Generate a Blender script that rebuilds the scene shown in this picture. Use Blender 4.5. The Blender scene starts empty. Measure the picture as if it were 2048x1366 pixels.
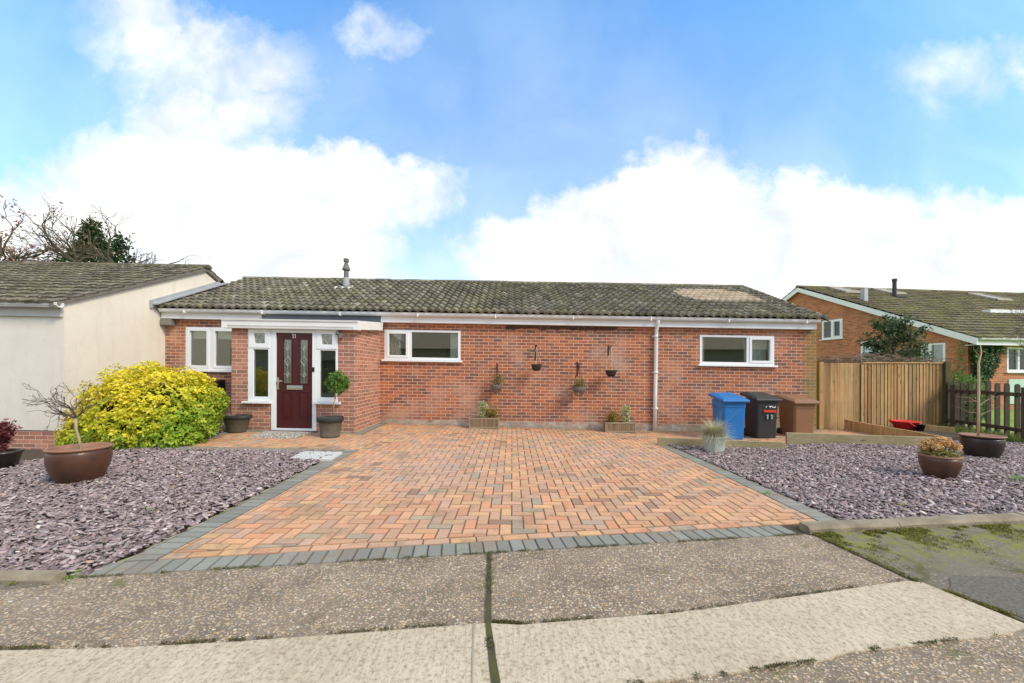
import bpy, math, random
import numpy as np
from mathutils import Vector, Matrix
random.seed(7); rng = np.random.default_rng(7)
S = bpy.context.scene
R = math.radians
# ------------------------------------------------------------------ camera, sky, sun, exposure
F = 800.0; CX = 1024.0; HY = 743.0; EYE = 1.33          # focal length / horizon in photo pixels, eye height in metres
cam = bpy.data.cameras.new('camera'); camo = bpy.data.objects.new('camera', cam); S.collection.objects.link(camo)
camo.location = (0, 0, EYE); camo.rotation_euler = (R(90), R(-0.15), 0)
cam.sensor_width = 36; cam.lens = 36 * F / 2048; cam.shift_y = (HY - 683) / 2048; cam.clip_start = .05; cam.clip_end = 2000
S.camera = camo
S.view_settings.view_transform = 'Standard'; S.view_settings.look = 'None'; S.view_settings.gamma = 1
S.view_settings.exposure = 1.04
SUN_EL, SUN_AZ = R(40), R(128)     # azimuth clockwise from +Y (house lies to +Y), so the sun is behind the camera to the right

def nnew(nt, t, ins=None, **props):
    n = nt.nodes.new(t)
    for k, v in props.items(): setattr(n, k, v)
    if ins:
        for k, v in ins.items():
            s = n.inputs[k]
            if isinstance(v, bpy.types.NodeSocket): nt.links.new(v, s)
            else: s.default_value = v
    return n
def M_(nt, op, a, b=0.0, c=None, clamp=False):
    n = nt.nodes.new('ShaderNodeMath'); n.operation = op; n.use_clamp = clamp
    for i, v in enumerate((a, b) if c is None else (a, b, c)):
        if isinstance(v, bpy.types.NodeSocket): nt.links.new(v, n.inputs[i])
        else: n.inputs[i].default_value = v
    return n.outputs[0]
def mix(nt, f, a, b, mode='MIX'):
    n = nt.nodes.new('ShaderNodeMix'); n.data_type = 'RGBA'; n.blend_type = mode
    for s, v in ((n.inputs[0], f), (n.inputs[6], a), (n.inputs[7], b)):
        if isinstance(v, bpy.types.NodeSocket): nt.links.new(v, s)
        else: s.default_value = (v if not isinstance(v, tuple) else (tuple(v) + (1,))[:4])
    return n.outputs[2]
def ramp(nt, f, stops, interp='LINEAR'):
    n = nt.nodes.new('ShaderNodeValToRGB'); nt.links.new(f, n.inputs[0]); n.color_ramp.interpolation = interp
    el = n.color_ramp.elements
    while len(el) < len(stops): el.new(.5)
    for e, (p, c) in zip(el, stops):
        e.position = p; e.color = (c, c, c, 1) if not isinstance(c, tuple) else (tuple(c) + (1,))[:4]
    return n.outputs[0]
def noise(nt, vec, scale, detail=4, rough=.55, dist=0.0, out=0):
    n = nnew(nt, 'ShaderNodeTexNoise', {'Scale': scale, 'Detail': detail, 'Roughness': rough, 'Distortion': dist})
    if vec is not None: nt.links.new(vec, n.inputs['Vector'])
    return n.outputs[out]

W = bpy.data.worlds.new('World'); S.world = W; W.use_nodes = True
nt = W.node_tree; nt.nodes.clear()
sky = nnew(nt, 'ShaderNodeTexSky'); sky.sky_type = 'NISHITA'; sky.sun_disc = False
sky.sun_elevation = SUN_EL; sky.sun_rotation = SUN_AZ; sky.air_density = 1.0; sky.dust_density = .6; sky.ozone_density = 2.5
tc = nnew(nt, 'ShaderNodeTexCoord'); sep = nnew(nt, 'ShaderNodeSeparateXYZ', {0: tc.outputs['Generated']})
ay = M_(nt, 'MAXIMUM', M_(nt, 'ABSOLUTE', sep.outputs[1]), .04)
u = M_(nt, 'DIVIDE', sep.outputs[0], ay); v = M_(nt, 'DIVIDE', sep.outputs[2], ay)
comb = nnew(nt, 'ShaderNodeCombineXYZ', {0: u, 1: v, 2: 0.0}).outputs[0]
w1 = nnew(nt, 'ShaderNodeSeparateColor', {0: noise(nt, comb, 3.2, 9, .62, 0, 1)})
w2 = nnew(nt, 'ShaderNodeSeparateColor', {0: noise(nt, comb, 14, 6, .6, 0, 1)})
def warp(c, ch, a1, a2):
    return M_(nt, 'ADD', c, M_(nt, 'ADD', M_(nt, 'MULTIPLY', M_(nt, 'SUBTRACT', w1.outputs[ch], .5), a1), M_(nt, 'MULTIPLY', M_(nt, 'SUBTRACT', w2.outputs[ch], .5), a2)))
uu = warp(u, 0, .42, .10); vv = warp(v, 1, .36, .10)
def blobs(lst):
    out = None
    for (px, py, rx, ry, top) in lst:
        a = M_(nt, 'DIVIDE', M_(nt, 'SUBTRACT', uu, (px - CX) / F), rx / F); b = M_(nt, 'DIVIDE', M_(nt, 'SUBTRACT', vv, (HY - py) / F), ry / F)
        f = M_(nt, 'MULTIPLY', M_(nt, 'SUBTRACT', 1.0, M_(nt, 'SQRT', M_(nt, 'ADD', M_(nt, 'MULTIPLY', a, a), M_(nt, 'MULTIPLY', b, b)))), top)
        out = f if out is None else M_(nt, 'MAXIMUM', out, f)
    return out
# cumulus banks: (centre x, y, radius x, y) as angles seen from the street, the same however far one steps aside
thick = blobs([(60, 520, 330, 190, 1), (330, 400, 350, 200, 1), (400, 230, 210, 120, .55), (640, 400, 320, 130, 1), (560, 540, 300, 130, 1),
               (1385, 440, 230, 200, 1), (1130, 530, 270, 120, 1), (1250, 450, 210, 130, 1), (1640, 500, 360, 160, 1), (1880, 540, 300, 140, 1), (2020, 500, 240, 110, 1), (1500, 620, 700, 130, 1), (330, 640, 560, 130, 1), (-1300, 300, 1150, 620, 1), (3500, 300, 1150, 620, 1), (1024, -2700, 5200, 2100, 1)])  # last entries: unseen clouds added beside and overhead for softer, more neutral light
thin = blobs([(330, 60, 230, 90, .9), (430, 130, 260, 120, .9), (780, 60, 110, 60, .55), (1880, 170, 150, 100, .5), (2020, 110, 90, 60, .45)])
m1 = ramp(nt, thick, [(0.0, 0.0), (.11, .28), (.30, .80), (.6, 1.0)])
m2 = M_(nt, 'MULTIPLY', ramp(nt, thin, [(0.0, 0.0), (.5, .75)]), ramp(nt, w1.outputs[2], [(.3, .3), (.62, 1.0)]))
haze = M_(nt, 'MULTIPLY', ramp(nt, v, [(0.0, 1.0), (.2, .72), (.45, .30), (1.0, .02)]), .55)
side = M_(nt, 'MULTIPLY', ramp(nt, M_(nt, 'DIVIDE', M_(nt, 'ABSOLUTE', u), 6.0), [(.24, 0.0), (.36, 1.0)]), ramp(nt, w1.outputs[1], [(.3, .75), (.6, 1.0)]))     # unseen broken cloud added off both sides to make the skylight less blue
mask = M_(nt, 'MAXIMUM', M_(nt, 'MAXIMUM', M_(nt, 'MAXIMUM', m1, m2), haze), side)
blue = mix(nt, 1.0, sky.outputs[0], ramp(nt, v, [(0.0, (1.25, 1.32, 1.50)), (.35, (1.12, 1.42, 1.66)), (.9, (1.0, 1.62, 1.90))]), 'MULTIPLY')
streak = noise(nt, comb, 1.6, 5, .5, .4)
blue = mix(nt, M_(nt, 'MULTIPLY', ramp(nt, streak, [(.42, 0.0), (.75, 1.0)]), .38), blue, (3.9, 5.2, 6.3))
cshade = ramp(nt, noise(nt, comb, 4.5, 8, .6, .6), [(.36, (4.7, 4.95, 5.25)), (.50, (6.0, 5.95, 5.7)), (.66, (7.8, 7.3, 6.6))])
skyc = mix(nt, mask, blue, cshade)
bg = nnew(nt, 'ShaderNodeBackground', {'Color': skyc, 'Strength': .095})
nt.links.new(bg.outputs[0], nnew(nt, 'ShaderNodeOutputWorld').inputs[0])

sun = bpy.data.lights.new('sun', 'SUN'); suno = bpy.data.objects.new('sun', sun); S.collection.objects.link(suno)
sun.energy = 1.5; sun.angle = R(16); sun.color = (1, .88, .70)
sd = Vector((math.sin(SUN_AZ) * math.cos(SUN_EL), math.cos(SUN_AZ) * math.cos(SUN_EL), math.sin(SUN_EL)))
suno.rotation_euler = sd.to_track_quat('Z', 'Y').to_euler(); suno.location = (0, 0, 20)

# ------------------------------------------------------------------ the lie of the land
def sst(a, b, t):
    t = min(1, max(0, (t - a) / (b - a))); return t * t * (3 - 2 * t)
def G(x, y):
    """surface height of the front garden: it falls gently to the right towards the house"""
    t = sst(3.4, 9.0, y)
    h = -.028 * (min(max(x, -5.2), 3.2) - .8)
    k = 0 if x > -5.7 else 1 - sst(-7.6, -5.7, x)
    return h * t * (1 - k) - .12 * k * t + (.045 * t * sst(4.6, 6.2, x))
def gp(px, py):
    """point of the ground under a direction given in photo pixels"""
    z = 0
    for _ in range(12):
        d = F * (EYE - z) / (py - HY); x = (px - CX) * d / F; z = G(x, d)
    return x, d, z
SL = .0145
def HX(px, D=9.5): return (px - CX) * D / F
def HZ(px, py, D=9.5): return EYE - (py - HY) * D / F + SL * HX(px, D)
def AZ(py, D): return EYE - (py - HY) * D / F

# ------------------------------------------------------------------ objects
def put(o): S.collection.objects.link(o); return o
def tag(o, label=None, cat=None, group=None, kind=None):
    if label: o['label'] = label
    if cat: o['category'] = cat
    if group: o['group'] = group
    if kind: o['kind'] = kind
    return o
def thing(name, loc, label, cat, group=None, rz=0):
    o = put(bpy.data.objects.new(name, None)); o.location = loc; o.rotation_euler.z = rz; o.empty_display_size = .1
    return tag(o, label, cat, group)
def copy_tree(o, parent=None):
    c = o.copy(); S.collection.objects.link(c)
    if parent: c.parent = parent
    for ch in o.children: copy_tree(ch, c)
    return c

class MB:
    def __init__(s, shear=False): s.v = []; s.f = []; s.c = []; s.shear = shear; s.col = (1, 1, 1)
    def add(s, vs, fs, col=None):
        n = len(s.v); s.v += [tuple(p) for p in vs]; s.f += [[n + i for i in f] for f in fs]; s.c += [col or s.col] * len(fs)
    def quad(s, a, b, c, d, col=None): s.add([a, b, c, d], [(0, 1, 2, 3)], col)
    def box(s, x0, x1, y0, y1, z0, z1, col=None, rz=0, top=None):
        """top=(sx, sy) scales the top face"""
        cx, cy = (x0 + x1) / 2, (y0 + y1) / 2; vs = []
        for z, k in ((z0, (1, 1)), (z1, top or (1, 1))):
            for x, y in ((x0, y0), (x1, y0), (x1, y1), (x0, y1)):
                dx, dy = (x - cx) * k[0], (y - cy) * k[1]
                vs.append((cx + dx * math.cos(rz) - dy * math.sin(rz), cy + dx * math.sin(rz) + dy * math.cos(rz), z))
        s.add(vs, [(3, 2, 1, 0), (4, 5, 6, 7), (0, 1, 5, 4), (1, 2, 6, 5), (2, 3, 7, 6), (3, 0, 4, 7)], col)
    def beam(s, p, q, w, h, col=None, up=(0, 0, 1)):
        p, q = Vector(p), Vector(q); d = (q - p).normalized(); a = d.cross(Vector(up)).normalized() * w / 2; b = a.cross(d).normalized() * h / 2
        vs = [e + i * a + j * b for e in (p, q) for i, j in ((-1, -1), (1, -1), (1, 1), (-1, 1))]
        s.add(vs, [(0, 1, 2, 3), (7, 6, 5, 4), (4, 5, 1, 0), (5, 6, 2, 1), (6, 7, 3, 2), (7, 4, 0, 3)], col)
    def tube(s, pts, rad, n=8, cap=True, col=None):
        pts = [Vector(p) for p in pts]; m = len(pts)
        rad = rad if isinstance(rad, (list, tuple)) else [rad] * m
        vs = []; fs = []; ref = None
        for i, p in enumerate(pts):
            d = (pts[min(i + 1, m - 1)] - pts[max(i - 1, 0)]).normalized()
            if ref is None: ref = d.orthogonal().normalized()
            a = (ref - ref.dot(d) * d); a = a.normalized() if a.length > 1e-6 else d.orthogonal().normalized(); ref = a; b = d.cross(a)
            vs += [p + (a * math.cos(2 * math.pi * k / n) + b * math.sin(2 * math.pi * k / n)) * rad[i] for k in range(n)]
        for i in range(m - 1):
            for k in range(n): fs.append((i * n + k, i * n + (k + 1) % n, (i + 1) * n + (k + 1) % n, (i + 1) * n + k))
        if cap: fs += [tuple(range(n))[::-1], tuple(range((m - 1) * n, m * n))]
        s.add(vs, fs, col)
    def lathe(s, prof, c=(0, 0, 0), n=32, sx=1, sy=1, col=None, lump=0):
        vs = []; fs = []; m = len(prof)
        for r, z in prof:
            for k in range(n):
                a = 2 * math.pi * k / n; rr = r * (1 + lump * math.sin(3 * a + z * 9))
                vs.append((c[0] + rr * sx * math.cos(a), c[1] + rr * sy * math.sin(a), c[2] + z))
        for i in range(m - 1):
            for k in range(n): fs.append((i * n + k, i * n + (k + 1) % n, (i + 1) * n + (k + 1) % n, (i + 1) * n + k))
        if prof[0][0] > 1e-4: fs.append(tuple(range(n))[::-1])
        if prof[-1][0] > 1e-4: fs.append(tuple(range((m - 1) * n, m * n)))
        s.add(vs, fs, col)
    def prism(s, poly, axis, a0, a1, col=None):
        """poly in the two other axes, extruded along axis"""
        def P(p, a): return {'x': (a, p[0], p[1]), 'y': (p[0], a, p[1]), 'z': (p[0], p[1], a)}[axis]
        n = len(poly); vs = [P(p, a0) for p in poly] + [P(p, a1) for p in poly]
        s.add(vs, [tuple(range(n))[::-1], tuple(range(n, 2 * n))] + [(i, (i + 1) % n, n + (i + 1) % n, n + i) for i in range(n)], col)
    def build(s, name, mat, parent=None, smooth=False, bevel=0, local=False, uv=True, seg=2, rb=False):
        me = bpy.data.meshes.new(name)
        V = np.array(s.v, dtype=np.float64).reshape(-1, 3)
        me.from_pydata(V.tolist(), [], s.f); me.update()
        if uv and len(me.polygons):
            nl = len(me.loops); nrm = np.zeros(len(me.polygons) * 3); me.polygons.foreach_get('normal', nrm); nrm = np.abs(nrm.reshape(-1, 3))
            lt = np.zeros(len(me.polygons), int); me.polygons.foreach_get('loop_total', lt); pid = np.repeat(np.arange(len(lt)), lt)
            vi = np.zeros(nl, int); me.loops.foreach_get('vertex_index', vi); co = V[vi]; ax = nrm.argmax(1)[pid]
            U = np.where((ax == 0)[:, None], co[:, [1, 2]], np.where((ax == 1)[:, None], co[:, [0, 2]], co[:, [0, 1]]))
            me.uv_layers.new(name='UVMap').data.foreach_set('uv', U.ravel())
        if len(me.polygons):
            at = me.attributes.new('Col', 'FLOAT_COLOR', 'FACE'); C = np.ones((len(s.c), 4)); C[:, :3] = np.array(s.c); at.data.foreach_set('color', C.ravel())
        if s.shear: V[:, 2] -= SL * V[:, 0]
        if parent is not None and not local: V -= np.array(world_loc(parent))
        me.vertices.foreach_set('co', V.ravel()); me.update()
        me.materials.append(mat)
        if smooth: me.polygons.foreach_set('use_smooth', [True] * len(me.polygons))
        o = put(bpy.data.objects.new(name, me))
        if parent is not None: o.parent = parent
        if smooth and smooth != 'all':
            pass
        if bevel:
            b = o.modifiers.new('bevel', 'BEVEL'); b.width = bevel; b.segments = seg; b.limit_method = 'ANGLE'; b.angle_limit = R(40)
        return o
def world_loc(o):
    l = Vector((0, 0, 0))
    while o is not None: l = l + o.location; o = o.parent
    return l
def mesh_np(name, V, Fc, mat, parent=None, cols=None, smooth=False, local=False, shear=False):
    """V (N,3); Fc (M,k) all faces of one size"""
    me = bpy.data.meshes.new(name); V = np.asarray(V, float).copy(); Fc = np.asarray(Fc, np.int32); k = Fc.shape[1]
    if shear: V[:, 2] -= SL * V[:, 0]
    if parent is not None and not local: V -= np.array(world_loc(parent))
    me.vertices.add(len(V)); me.vertices.foreach_set('co', V.ravel())
    me.loops.add(Fc.size); me.loops.foreach_set('vertex_index', Fc.ravel())
    me.polygons.add(len(Fc)); me.polygons.foreach_set('loop_start', np.arange(len(Fc), dtype=np.int32) * k)
    try: me.polygons.foreach_set('loop_total', np.full(len(Fc), k, np.int32))
    except Exception: pass
    if smooth: me.polygons.foreach_set('use_smooth', [True] * len(Fc))
    me.update(calc_edges=True)
    if cols is not None:
        at = me.attributes.new('Col', 'FLOAT_COLOR', 'FACE'); C = np.ones((len(Fc), 4)); C[:, :3] = cols; at.data.foreach_set('color', C.ravel())
    me.materials.append(mat); o = put(bpy.data.objects.new(name, me))
    if parent is not None: o.parent = parent
    return o

# ------------------------------------------------------------------ materials
def newmat(name):
    m = bpy.data.materials.new(name); m.use_nodes = True; nt = m.node_tree; b = nt.nodes['Principled BSDF']
    b.inputs['Specular IOR Level'].default_value = .35
    return m, nt, b
def setb(nt, b, col=None, rough=None, bump=None, bs=.3, bd=.01, **kw):
    for k, v in (('Base Color', col), ('Roughness', rough)):
        if v is None: continue
        if isinstance(v, bpy.types.NodeSocket): nt.links.new(v, b.inputs[k])
        else: b.inputs[k].default_value = (tuple(v) + (1,))[:4] if isinstance(v, tuple) else v
    if bump is not None:
        n = nnew(nt, 'ShaderNodeBump', {'Height': bump, 'Strength': bs, 'Distance': bd}); nt.links.new(n.outputs[0], b.inputs['Normal'])
    for k, v in kw.items(): b.inputs[k].default_value = v
def simple(name, col, rough=.6, c2=None, scale=6, amt=.5, bump=0, bscale=40, metal=0, spec=.35, attr=False, coat=0, dist=.004):
    m, nt, b = newmat(name)
    co = nnew(nt, 'ShaderNodeTexCoord').outputs['Object']
    c = tuple(col) + (1,)
    f = ramp(nt, noise(nt, co, scale, 6, .6), [(.3, 0.0), (.7, 1.0)])
    cc = mix(nt, M_(nt, 'MULTIPLY', f, amt), tuple(col), tuple(c2 or [x * .8 for x in col]))
    if attr:
        a = nnew(nt, 'ShaderNodeAttribute', attribute_name='Col'); cc = mix(nt, 1.0, cc, a.outputs[0], 'MULTIPLY')
    rr = M_(nt, 'ADD', M_(nt, 'MULTIPLY', f, .12), rough - .06)
    setb(nt, b, cc, rr, noise(nt, co, bscale, 5, .6) if bump else None, bump, dist)
    b.inputs['Metallic'].default_value = metal; b.inputs['Specular IOR Level'].default_value = spec; b.inputs['Coat Weight'].default_value = coat
    return m
def UVc(nt): return nnew(nt, 'ShaderNodeUVMap').outputs[0]

def brick_mat(name, stops, mortar, weather=True, bw=.225, rh=.075, sat=1.0):
    m, nt, b = newmat(name); uv = UVc(nt)
    wob = nnew(nt, 'ShaderNodeVectorMath', {0: noise(nt, uv, 9, 3, .5, 0, 1), 1: (.5, .5, .5)}, operation='SUBTRACT').outputs[0]
    wv = nnew(nt, 'ShaderNodeVectorMath', {0: wob, 'Scale': .010}, operation='SCALE').outputs[0]
    uv2 = nnew(nt, 'ShaderNodeVectorMath', {0: uv, 1: wv}, operation='ADD').outputs[0]
    bt = nnew(nt, 'ShaderNodeTexBrick', {'Vector': uv2, 'Color1': (0, 0, 0, 1), 'Color2': (1, 1, 1, 1), 'Mortar': (.5, .5, .5, 1), 'Scale': 1.0, 'Mortar Size': .0068, 'Mortar Smooth': .35, 'Bias': 0.0, 'Brick Width': bw, 'Row Height': rh}, offset=.5)
    rnd = bt.outputs['Color']
    big = noise(nt, uv, 1.1, 3, .6)
    f = M_(nt, 'ADD', M_(nt, 'MULTIPLY', rnd, .70), M_(nt, 'MULTIPLY', M_(nt, 'SUBTRACT', big, .5), .85))
    f = M_(nt, 'ADD', f, M_(nt, 'MULTIPLY', M_(nt, 'SUBTRACT', noise(nt, uv, 30, 5, .7), .5), .5))
    base = ramp(nt, f, stops)
    fine = noise(nt, uv, 160, 3, .7)
    base = mix(nt, M_(nt, 'MULTIPLY', fine, .5), base, mix(nt, .55, base, (.05, .02, .015)))
    mc = mix(nt, noise(nt, uv, 18, 5, .7), mortar, tuple(x * .68 for x in mortar))
    c = mix(nt, bt.outputs['Fac'], base, mc)
    s = nnew(nt, 'ShaderNodeSeparateXYZ', {0: uv}); X, Z = s.outputs[0], s.outputs[1]
    if weather:
        n1 = noise(nt, uv, .9, 5, .62)
        # grey-buff weathered patches
        c = mix(nt, M_(nt, 'MULTIPLY', ramp(nt, n1, [(.50, 0.0), (.66, 1.0)]), .55), c, (.52, .35, .26))
        # lime bloom near the foot of the wall
        low = ramp(nt, M_(nt, 'ADD', Z, M_(nt, 'MULTIPLY', noise(nt, uv, 2.4, 5, .7), .30)), [(.27, 1.0), (.31, 0.0)])
        c = mix(nt, M_(nt, 'MULTIPLY', low, .78), c, mix(nt, ramp(nt, noise(nt, uv, 3.5, 6, .75), [(.38, 0.0), (.62, 1.0)]), (.30, .24, .17), (.62, .56, .48)))
        dmp = ramp(nt, M_(nt, 'ADD', Z, M_(nt, 'MULTIPLY', noise(nt, uv, 1.6, 5, .7), .5)), [(.3, 1.0), (.75, 0.0)]); c = mix(nt, M_(nt, 'MULTIPLY', dmp, .22), c, (.20, .13, .09))
        # green algae on the right-hand corner
        al = ramp(nt, M_(nt, 'ADD', X, M_(nt, 'MULTIPLY', noise(nt, uv, 3, 5, .7), .4)), [(0.0, 0.0), (1.0, 1.0)])
        a0 = M_(nt, 'SUBTRACT', M_(nt, 'ADD', X, M_(nt, 'MULTIPLY', noise(nt, uv, 3, 5, .7), .5)), 7.08)
        al = M_(nt, 'MULTIPLY', M_(nt, 'MULTIPLY', a0, 4.0, clamp=True), ramp(nt, Z, [(0.0, .5), (.4, 1.0), (1.0, .8)]))
        c = mix(nt, M_(nt, 'MULTIPLY', al, .7, clamp=True), c, (.17, .16, .03))
        # bitumen residue high on the wall
        inx = M_(nt, 'MULTIPLY', M_(nt, 'GREATER_THAN', X, -.15), M_(nt, 'LESS_THAN', X, 2.5))
        inz = M_(nt, 'GREATER_THAN', M_(nt, 'ADD', Z, M_(nt, 'MULTIPLY', M_(nt, 'SUBTRACT', noise(nt, uv, 4, 4, .7), .5), .25)), 2.34)
        c = mix(nt, M_(nt, 'MULTIPLY', M_(nt, 'MULTIPLY', inx, inz), M_(nt, 'MULTIPLY', ramp(nt, noise(nt, uv, 12, 6, .8), [(.30, 0.0), (.48, 1.0)]), .85)), c, (.035, .025, .02))
    h = M_(nt, 'SUBTRACT', M_(nt, 'MULTIPLY', fine, .25), bt.outputs['Fac'])
    setb(nt, b, c, .85, h, .55, .006)
    return m
BR = [(0.0, (.19, .095, .07)), (.18, (.29, .115, .075)), (.40, (.38, .125, .060)), (.62, (.48, .160, .070)), (.82, (.57, .21, .09)), (1.0, (.52, .26, .14))]
M_BRICK = brick_mat('red_brick', BR, (.84, .54, .36))
M_BRICK2 = brick_mat('porch_brick', [(0.0, (.30, .16, .11)), (.25, (.38, .17, .11)), (.5, (.47, .20, .125)), (.8, (.56, .26, .16)), (1.0, (.60, .34, .22))], (.74, .53, .41), weather=False)
M_BRICK3 = brick_mat('far_brick', [(0.0, (.36, .13, .065)), (.3, (.50, .17, .075)), (.7, (.62, .225, .095)), (1.0, (.68, .29, .14))], (.60, .36, .25), weather=False)

def tile_mat(name, stops, moss=.5, mosscol=(.10, .105, .022), lich=.5, patch=False):
    m, nt, b = newmat(name); co = nnew(nt, 'ShaderNodeTexCoord').outputs['Object']
    a = nnew(nt, 'ShaderNodeAttribute', attribute_name='Col'); r = nnew(nt, 'ShaderNodeSeparateColor', {0: a.outputs[0]})
    c = ramp(nt, r.outputs[0], stops)
    c = mix(nt, M_(nt, 'MULTIPLY', noise(nt, co, 25, 6, .75), .75), c, mix(nt, .6, c, (.02, .02, .015)))
    f = ramp(nt, noise(nt, co, 1.3, 7, .72), [(.42, 0.0), (.62, 1.0)])
    f2 = ramp(nt, noise(nt, co, 11, 5, .7), [(.40, 0.0), (.6, 1.0)])
    c = mix(nt, M_(nt, 'MULTIPLY', M_(nt, 'MULTIPLY', f, f2), moss), c, mosscol)
    c = mix(nt, r.outputs[1], c, (.60, .47, .33))
    l = ramp(nt, noise(nt, co, 17, 4, .8), [(.60, 0.0), (.635, 1.0)])
    c = mix(nt, M_(nt, 'MULTIPLY', l, lich), c, (.62, .62, .55))
    setb(nt, b, c, .92, noise(nt, co, 70, 6, .7), .5, .008)
    return m
M_TILE = tile_mat('roof_tile', [(0.0, (.10, .086, .062)), (.4, (.175, .152, .112)), (.8, (.26, .225, .168)), (1.0, (.38, .33, .25))], .75, (.175, .165, .045), .7)
M_TILE2 = tile_mat('old_tile', [(0.0, (.085, .068, .046)), (.5, (.155, .125, .085)), (1.0, (.25, .21, .15))], .7, (.16, .155, .05), .7)
M_TILE3 = tile_mat('far_tile', [(0.0, (.085, .064, .04)), (.5, (.145, .11, .068)), (1.0, (.23, .175, .11))], 1.0, (.19, .185, .025), .5)

M_WHITE = simple('white_upvc', (.80, .80, .79), .35, (.72, .72, .70), 3, .5, spec=.5)
M_WHITEW = simple('weathered_white', (.82, .81, .79), .5, (.70, .68, .64), 2.2, .7)
M_LEAD = simple('lead', (.30, .31, .33), .55, (.42, .43, .44), 5, .8, bump=.2, bscale=15)
M_GREY = simple('grey_felt', (.14, .15, .165), .7, (.2, .2, .21), 4, .6)
M_BLACK = simple('black_plastic', (.012, .012, .013), .4)
M_IRON = simple('black_iron', (.018, .017, .017), .6)
M_CHROME = simple('chrome', (.75, .75, .74), .25, metal=.9)
M_DKWOOD = simple('dark_purple_sill', (.07, .03, .045), .5)
def render_mat():
    m, nt, b = newmat('cream_render'); co = nnew(nt, 'ShaderNodeTexCoord').outputs['Object']
    c = mix(nt, ramp(nt, noise(nt, co, .7, 6, .6), [(.35, 0.0), (.7, 1.0)]), (.78, .71, .60), (.71, .64, .54))
    c = mix(nt, M_(nt, 'MULTIPLY', ramp(nt, noise(nt, co, 6, 6, .7), [(.5, 0.0), (.8, 1.0)]), .25), c, (.48, .42, .33))
    stk = noise(nt, nnew(nt, 'ShaderNodeMapping', {0: co, 3: (5, 5, .45)}).outputs[0], 1, 6, .7); c = mix(nt, M_(nt, 'MULTIPLY', ramp(nt, stk, [(.52, 0.0), (.72, 1.0)]), .30), c, (.50, .46, .38))
    sz = nnew(nt, 'ShaderNodeSeparateXYZ', {0: co}).outputs[2]
    c = mix(nt, M_(nt, 'MULTIPLY', ramp(nt, M_(nt, 'ADD', sz, M_(nt, 'MULTIPLY', noise(nt, co, 2.5, 6, .7), .5)), [(.1, 1.0), (.65, 0.0)]), .45), c, (.45, .42, .34))
    setb(nt, b, c, .9, noise(nt, co, 120, 5, .7), .35, .004); return m
M_RENDER = render_mat()

def door_mat():
    m, nt, b = newmat('burgundy_door'); co = nnew(nt, 'ShaderNodeTexCoord').outputs['Object']
    mp = nnew(nt, 'ShaderNodeMapping', {0: co, 3: (60, 60, 5)}).outputs[0]
    g = noise(nt, mp, 2, 6, .7, .6)
    c = mix(nt, g, (.045, .008, .010), (.092, .015, .016)); setb(nt, b, c, .38, g, .35, .003); b.inputs['Coat Weight'].default_value = .15; return m
M_DOOR = door_mat()
def glass_mat(name, tint=(.92, .95, .92), refl=.16, rough=.0):
    m, nt, b = newmat(name); nt.nodes.remove(b)
    fr = nnew(nt, 'ShaderNodeFresnel', {'IOR': 1.5}).outputs[0]
    f = M_(nt, 'ADD', M_(nt, 'MULTIPLY', fr, 1.1), refl, clamp=True)
    gl = nnew(nt, 'ShaderNodeBsdfGlossy', {'Color': (.9, .95, .93, 1), 'Roughness': rough}).outputs[0]
    tr = nnew(nt, 'ShaderNodeBsdfTransparent', {'Color': tuple(tint) + (1,)}).outputs[0]
    mx = nnew(nt, 'ShaderNodeMixShader', {0: f}); nt.links.new(tr, mx.inputs[1]); nt.links.new(gl, mx.inputs[2])
    nt.links.new(mx.outputs[0], nt.nodes['Material Output'].inputs[0]); return m
M_GLASS = glass_mat('window_glass', refl=.05); M_GLASSD = glass_mat('obscure_glass', (.62, .66, .58), .26, .22)
M_ROOM = simple('room_wall', (.72, .64, .48), .9); M_ROOM2 = simple('room_grey', (.62, .62, .52), .9)
M_CURT = simple('curtain_cloth', (.85, .85, .78), .9, (.7, .71, .64), 3, .6)
M_BLIND = simple('roller_blind', (.82, .80, .70), .8)

def wood_mat(name, a, bcol, grain=(50, 50, 2.0), green=0, rough=.85, attr=True, gcol=(.13, .15, .03)):
    m, nt, b = newmat(name); co = nnew(nt, 'ShaderNodeTexCoord').outputs['Object']
    mp = nnew(nt, 'ShaderNodeMapping', {0: co, 3: grain}).outputs[0]
    g = noise(nt, mp, 1, 7, .75, .8)
    c = mix(nt, ramp(nt, g, [(.3, 0.0), (.7, 1.0)]), a, bcol)
    k = nnew(nt, 'ShaderNodeTexVoronoi', {'Vector': nnew(nt, 'ShaderNodeMapping', {0: co, 3: (6, 6, 2.2) if grain[2] < 10 else (2.2, 6, 6)}).outputs[0], 'Scale': 1.0, 'Randomness': 1.0}).outputs[0]
    c = mix(nt, M_(nt, 'MULTIPLY', ramp(nt, k, [(.07, 1.0), (.13, 0.0)]), .7), c, (.09, .045, .02))
    if attr: c = mix(nt, 1.0, c, nnew(nt, 'ShaderNodeAttribute', attribute_name='Col').outputs[0], 'MULTIPLY')
    if green: c = mix(nt, M_(nt, 'MULTIPLY', ramp(nt, noise(nt, co, 1.7, 6, .7), [(.45, 0.0), (.7, 1.0)]), green), c, gcol)
    setb(nt, b, c, rough, g, .4, .004); return m
M_FENCE = wood_mat('fence_wood', (.60, .385, .18), (.30, .155, .062), grain=(16, 16, .9), green=.35)
M_POST = wood_mat('mossy_post', (.10, .07, .035), (.05, .038, .02), green=.55, gcol=(.10, .13, .012))
M_PICKET = wood_mat('dark_picket_wood', (.085, .06, .045), (.045, .032, .025), green=.25)
M_SLEEP = wood_mat('sleeper_wood', (.46, .37, .22), (.24, .17, .09), grain=(2.0, 40, 40), green=.45)
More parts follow.
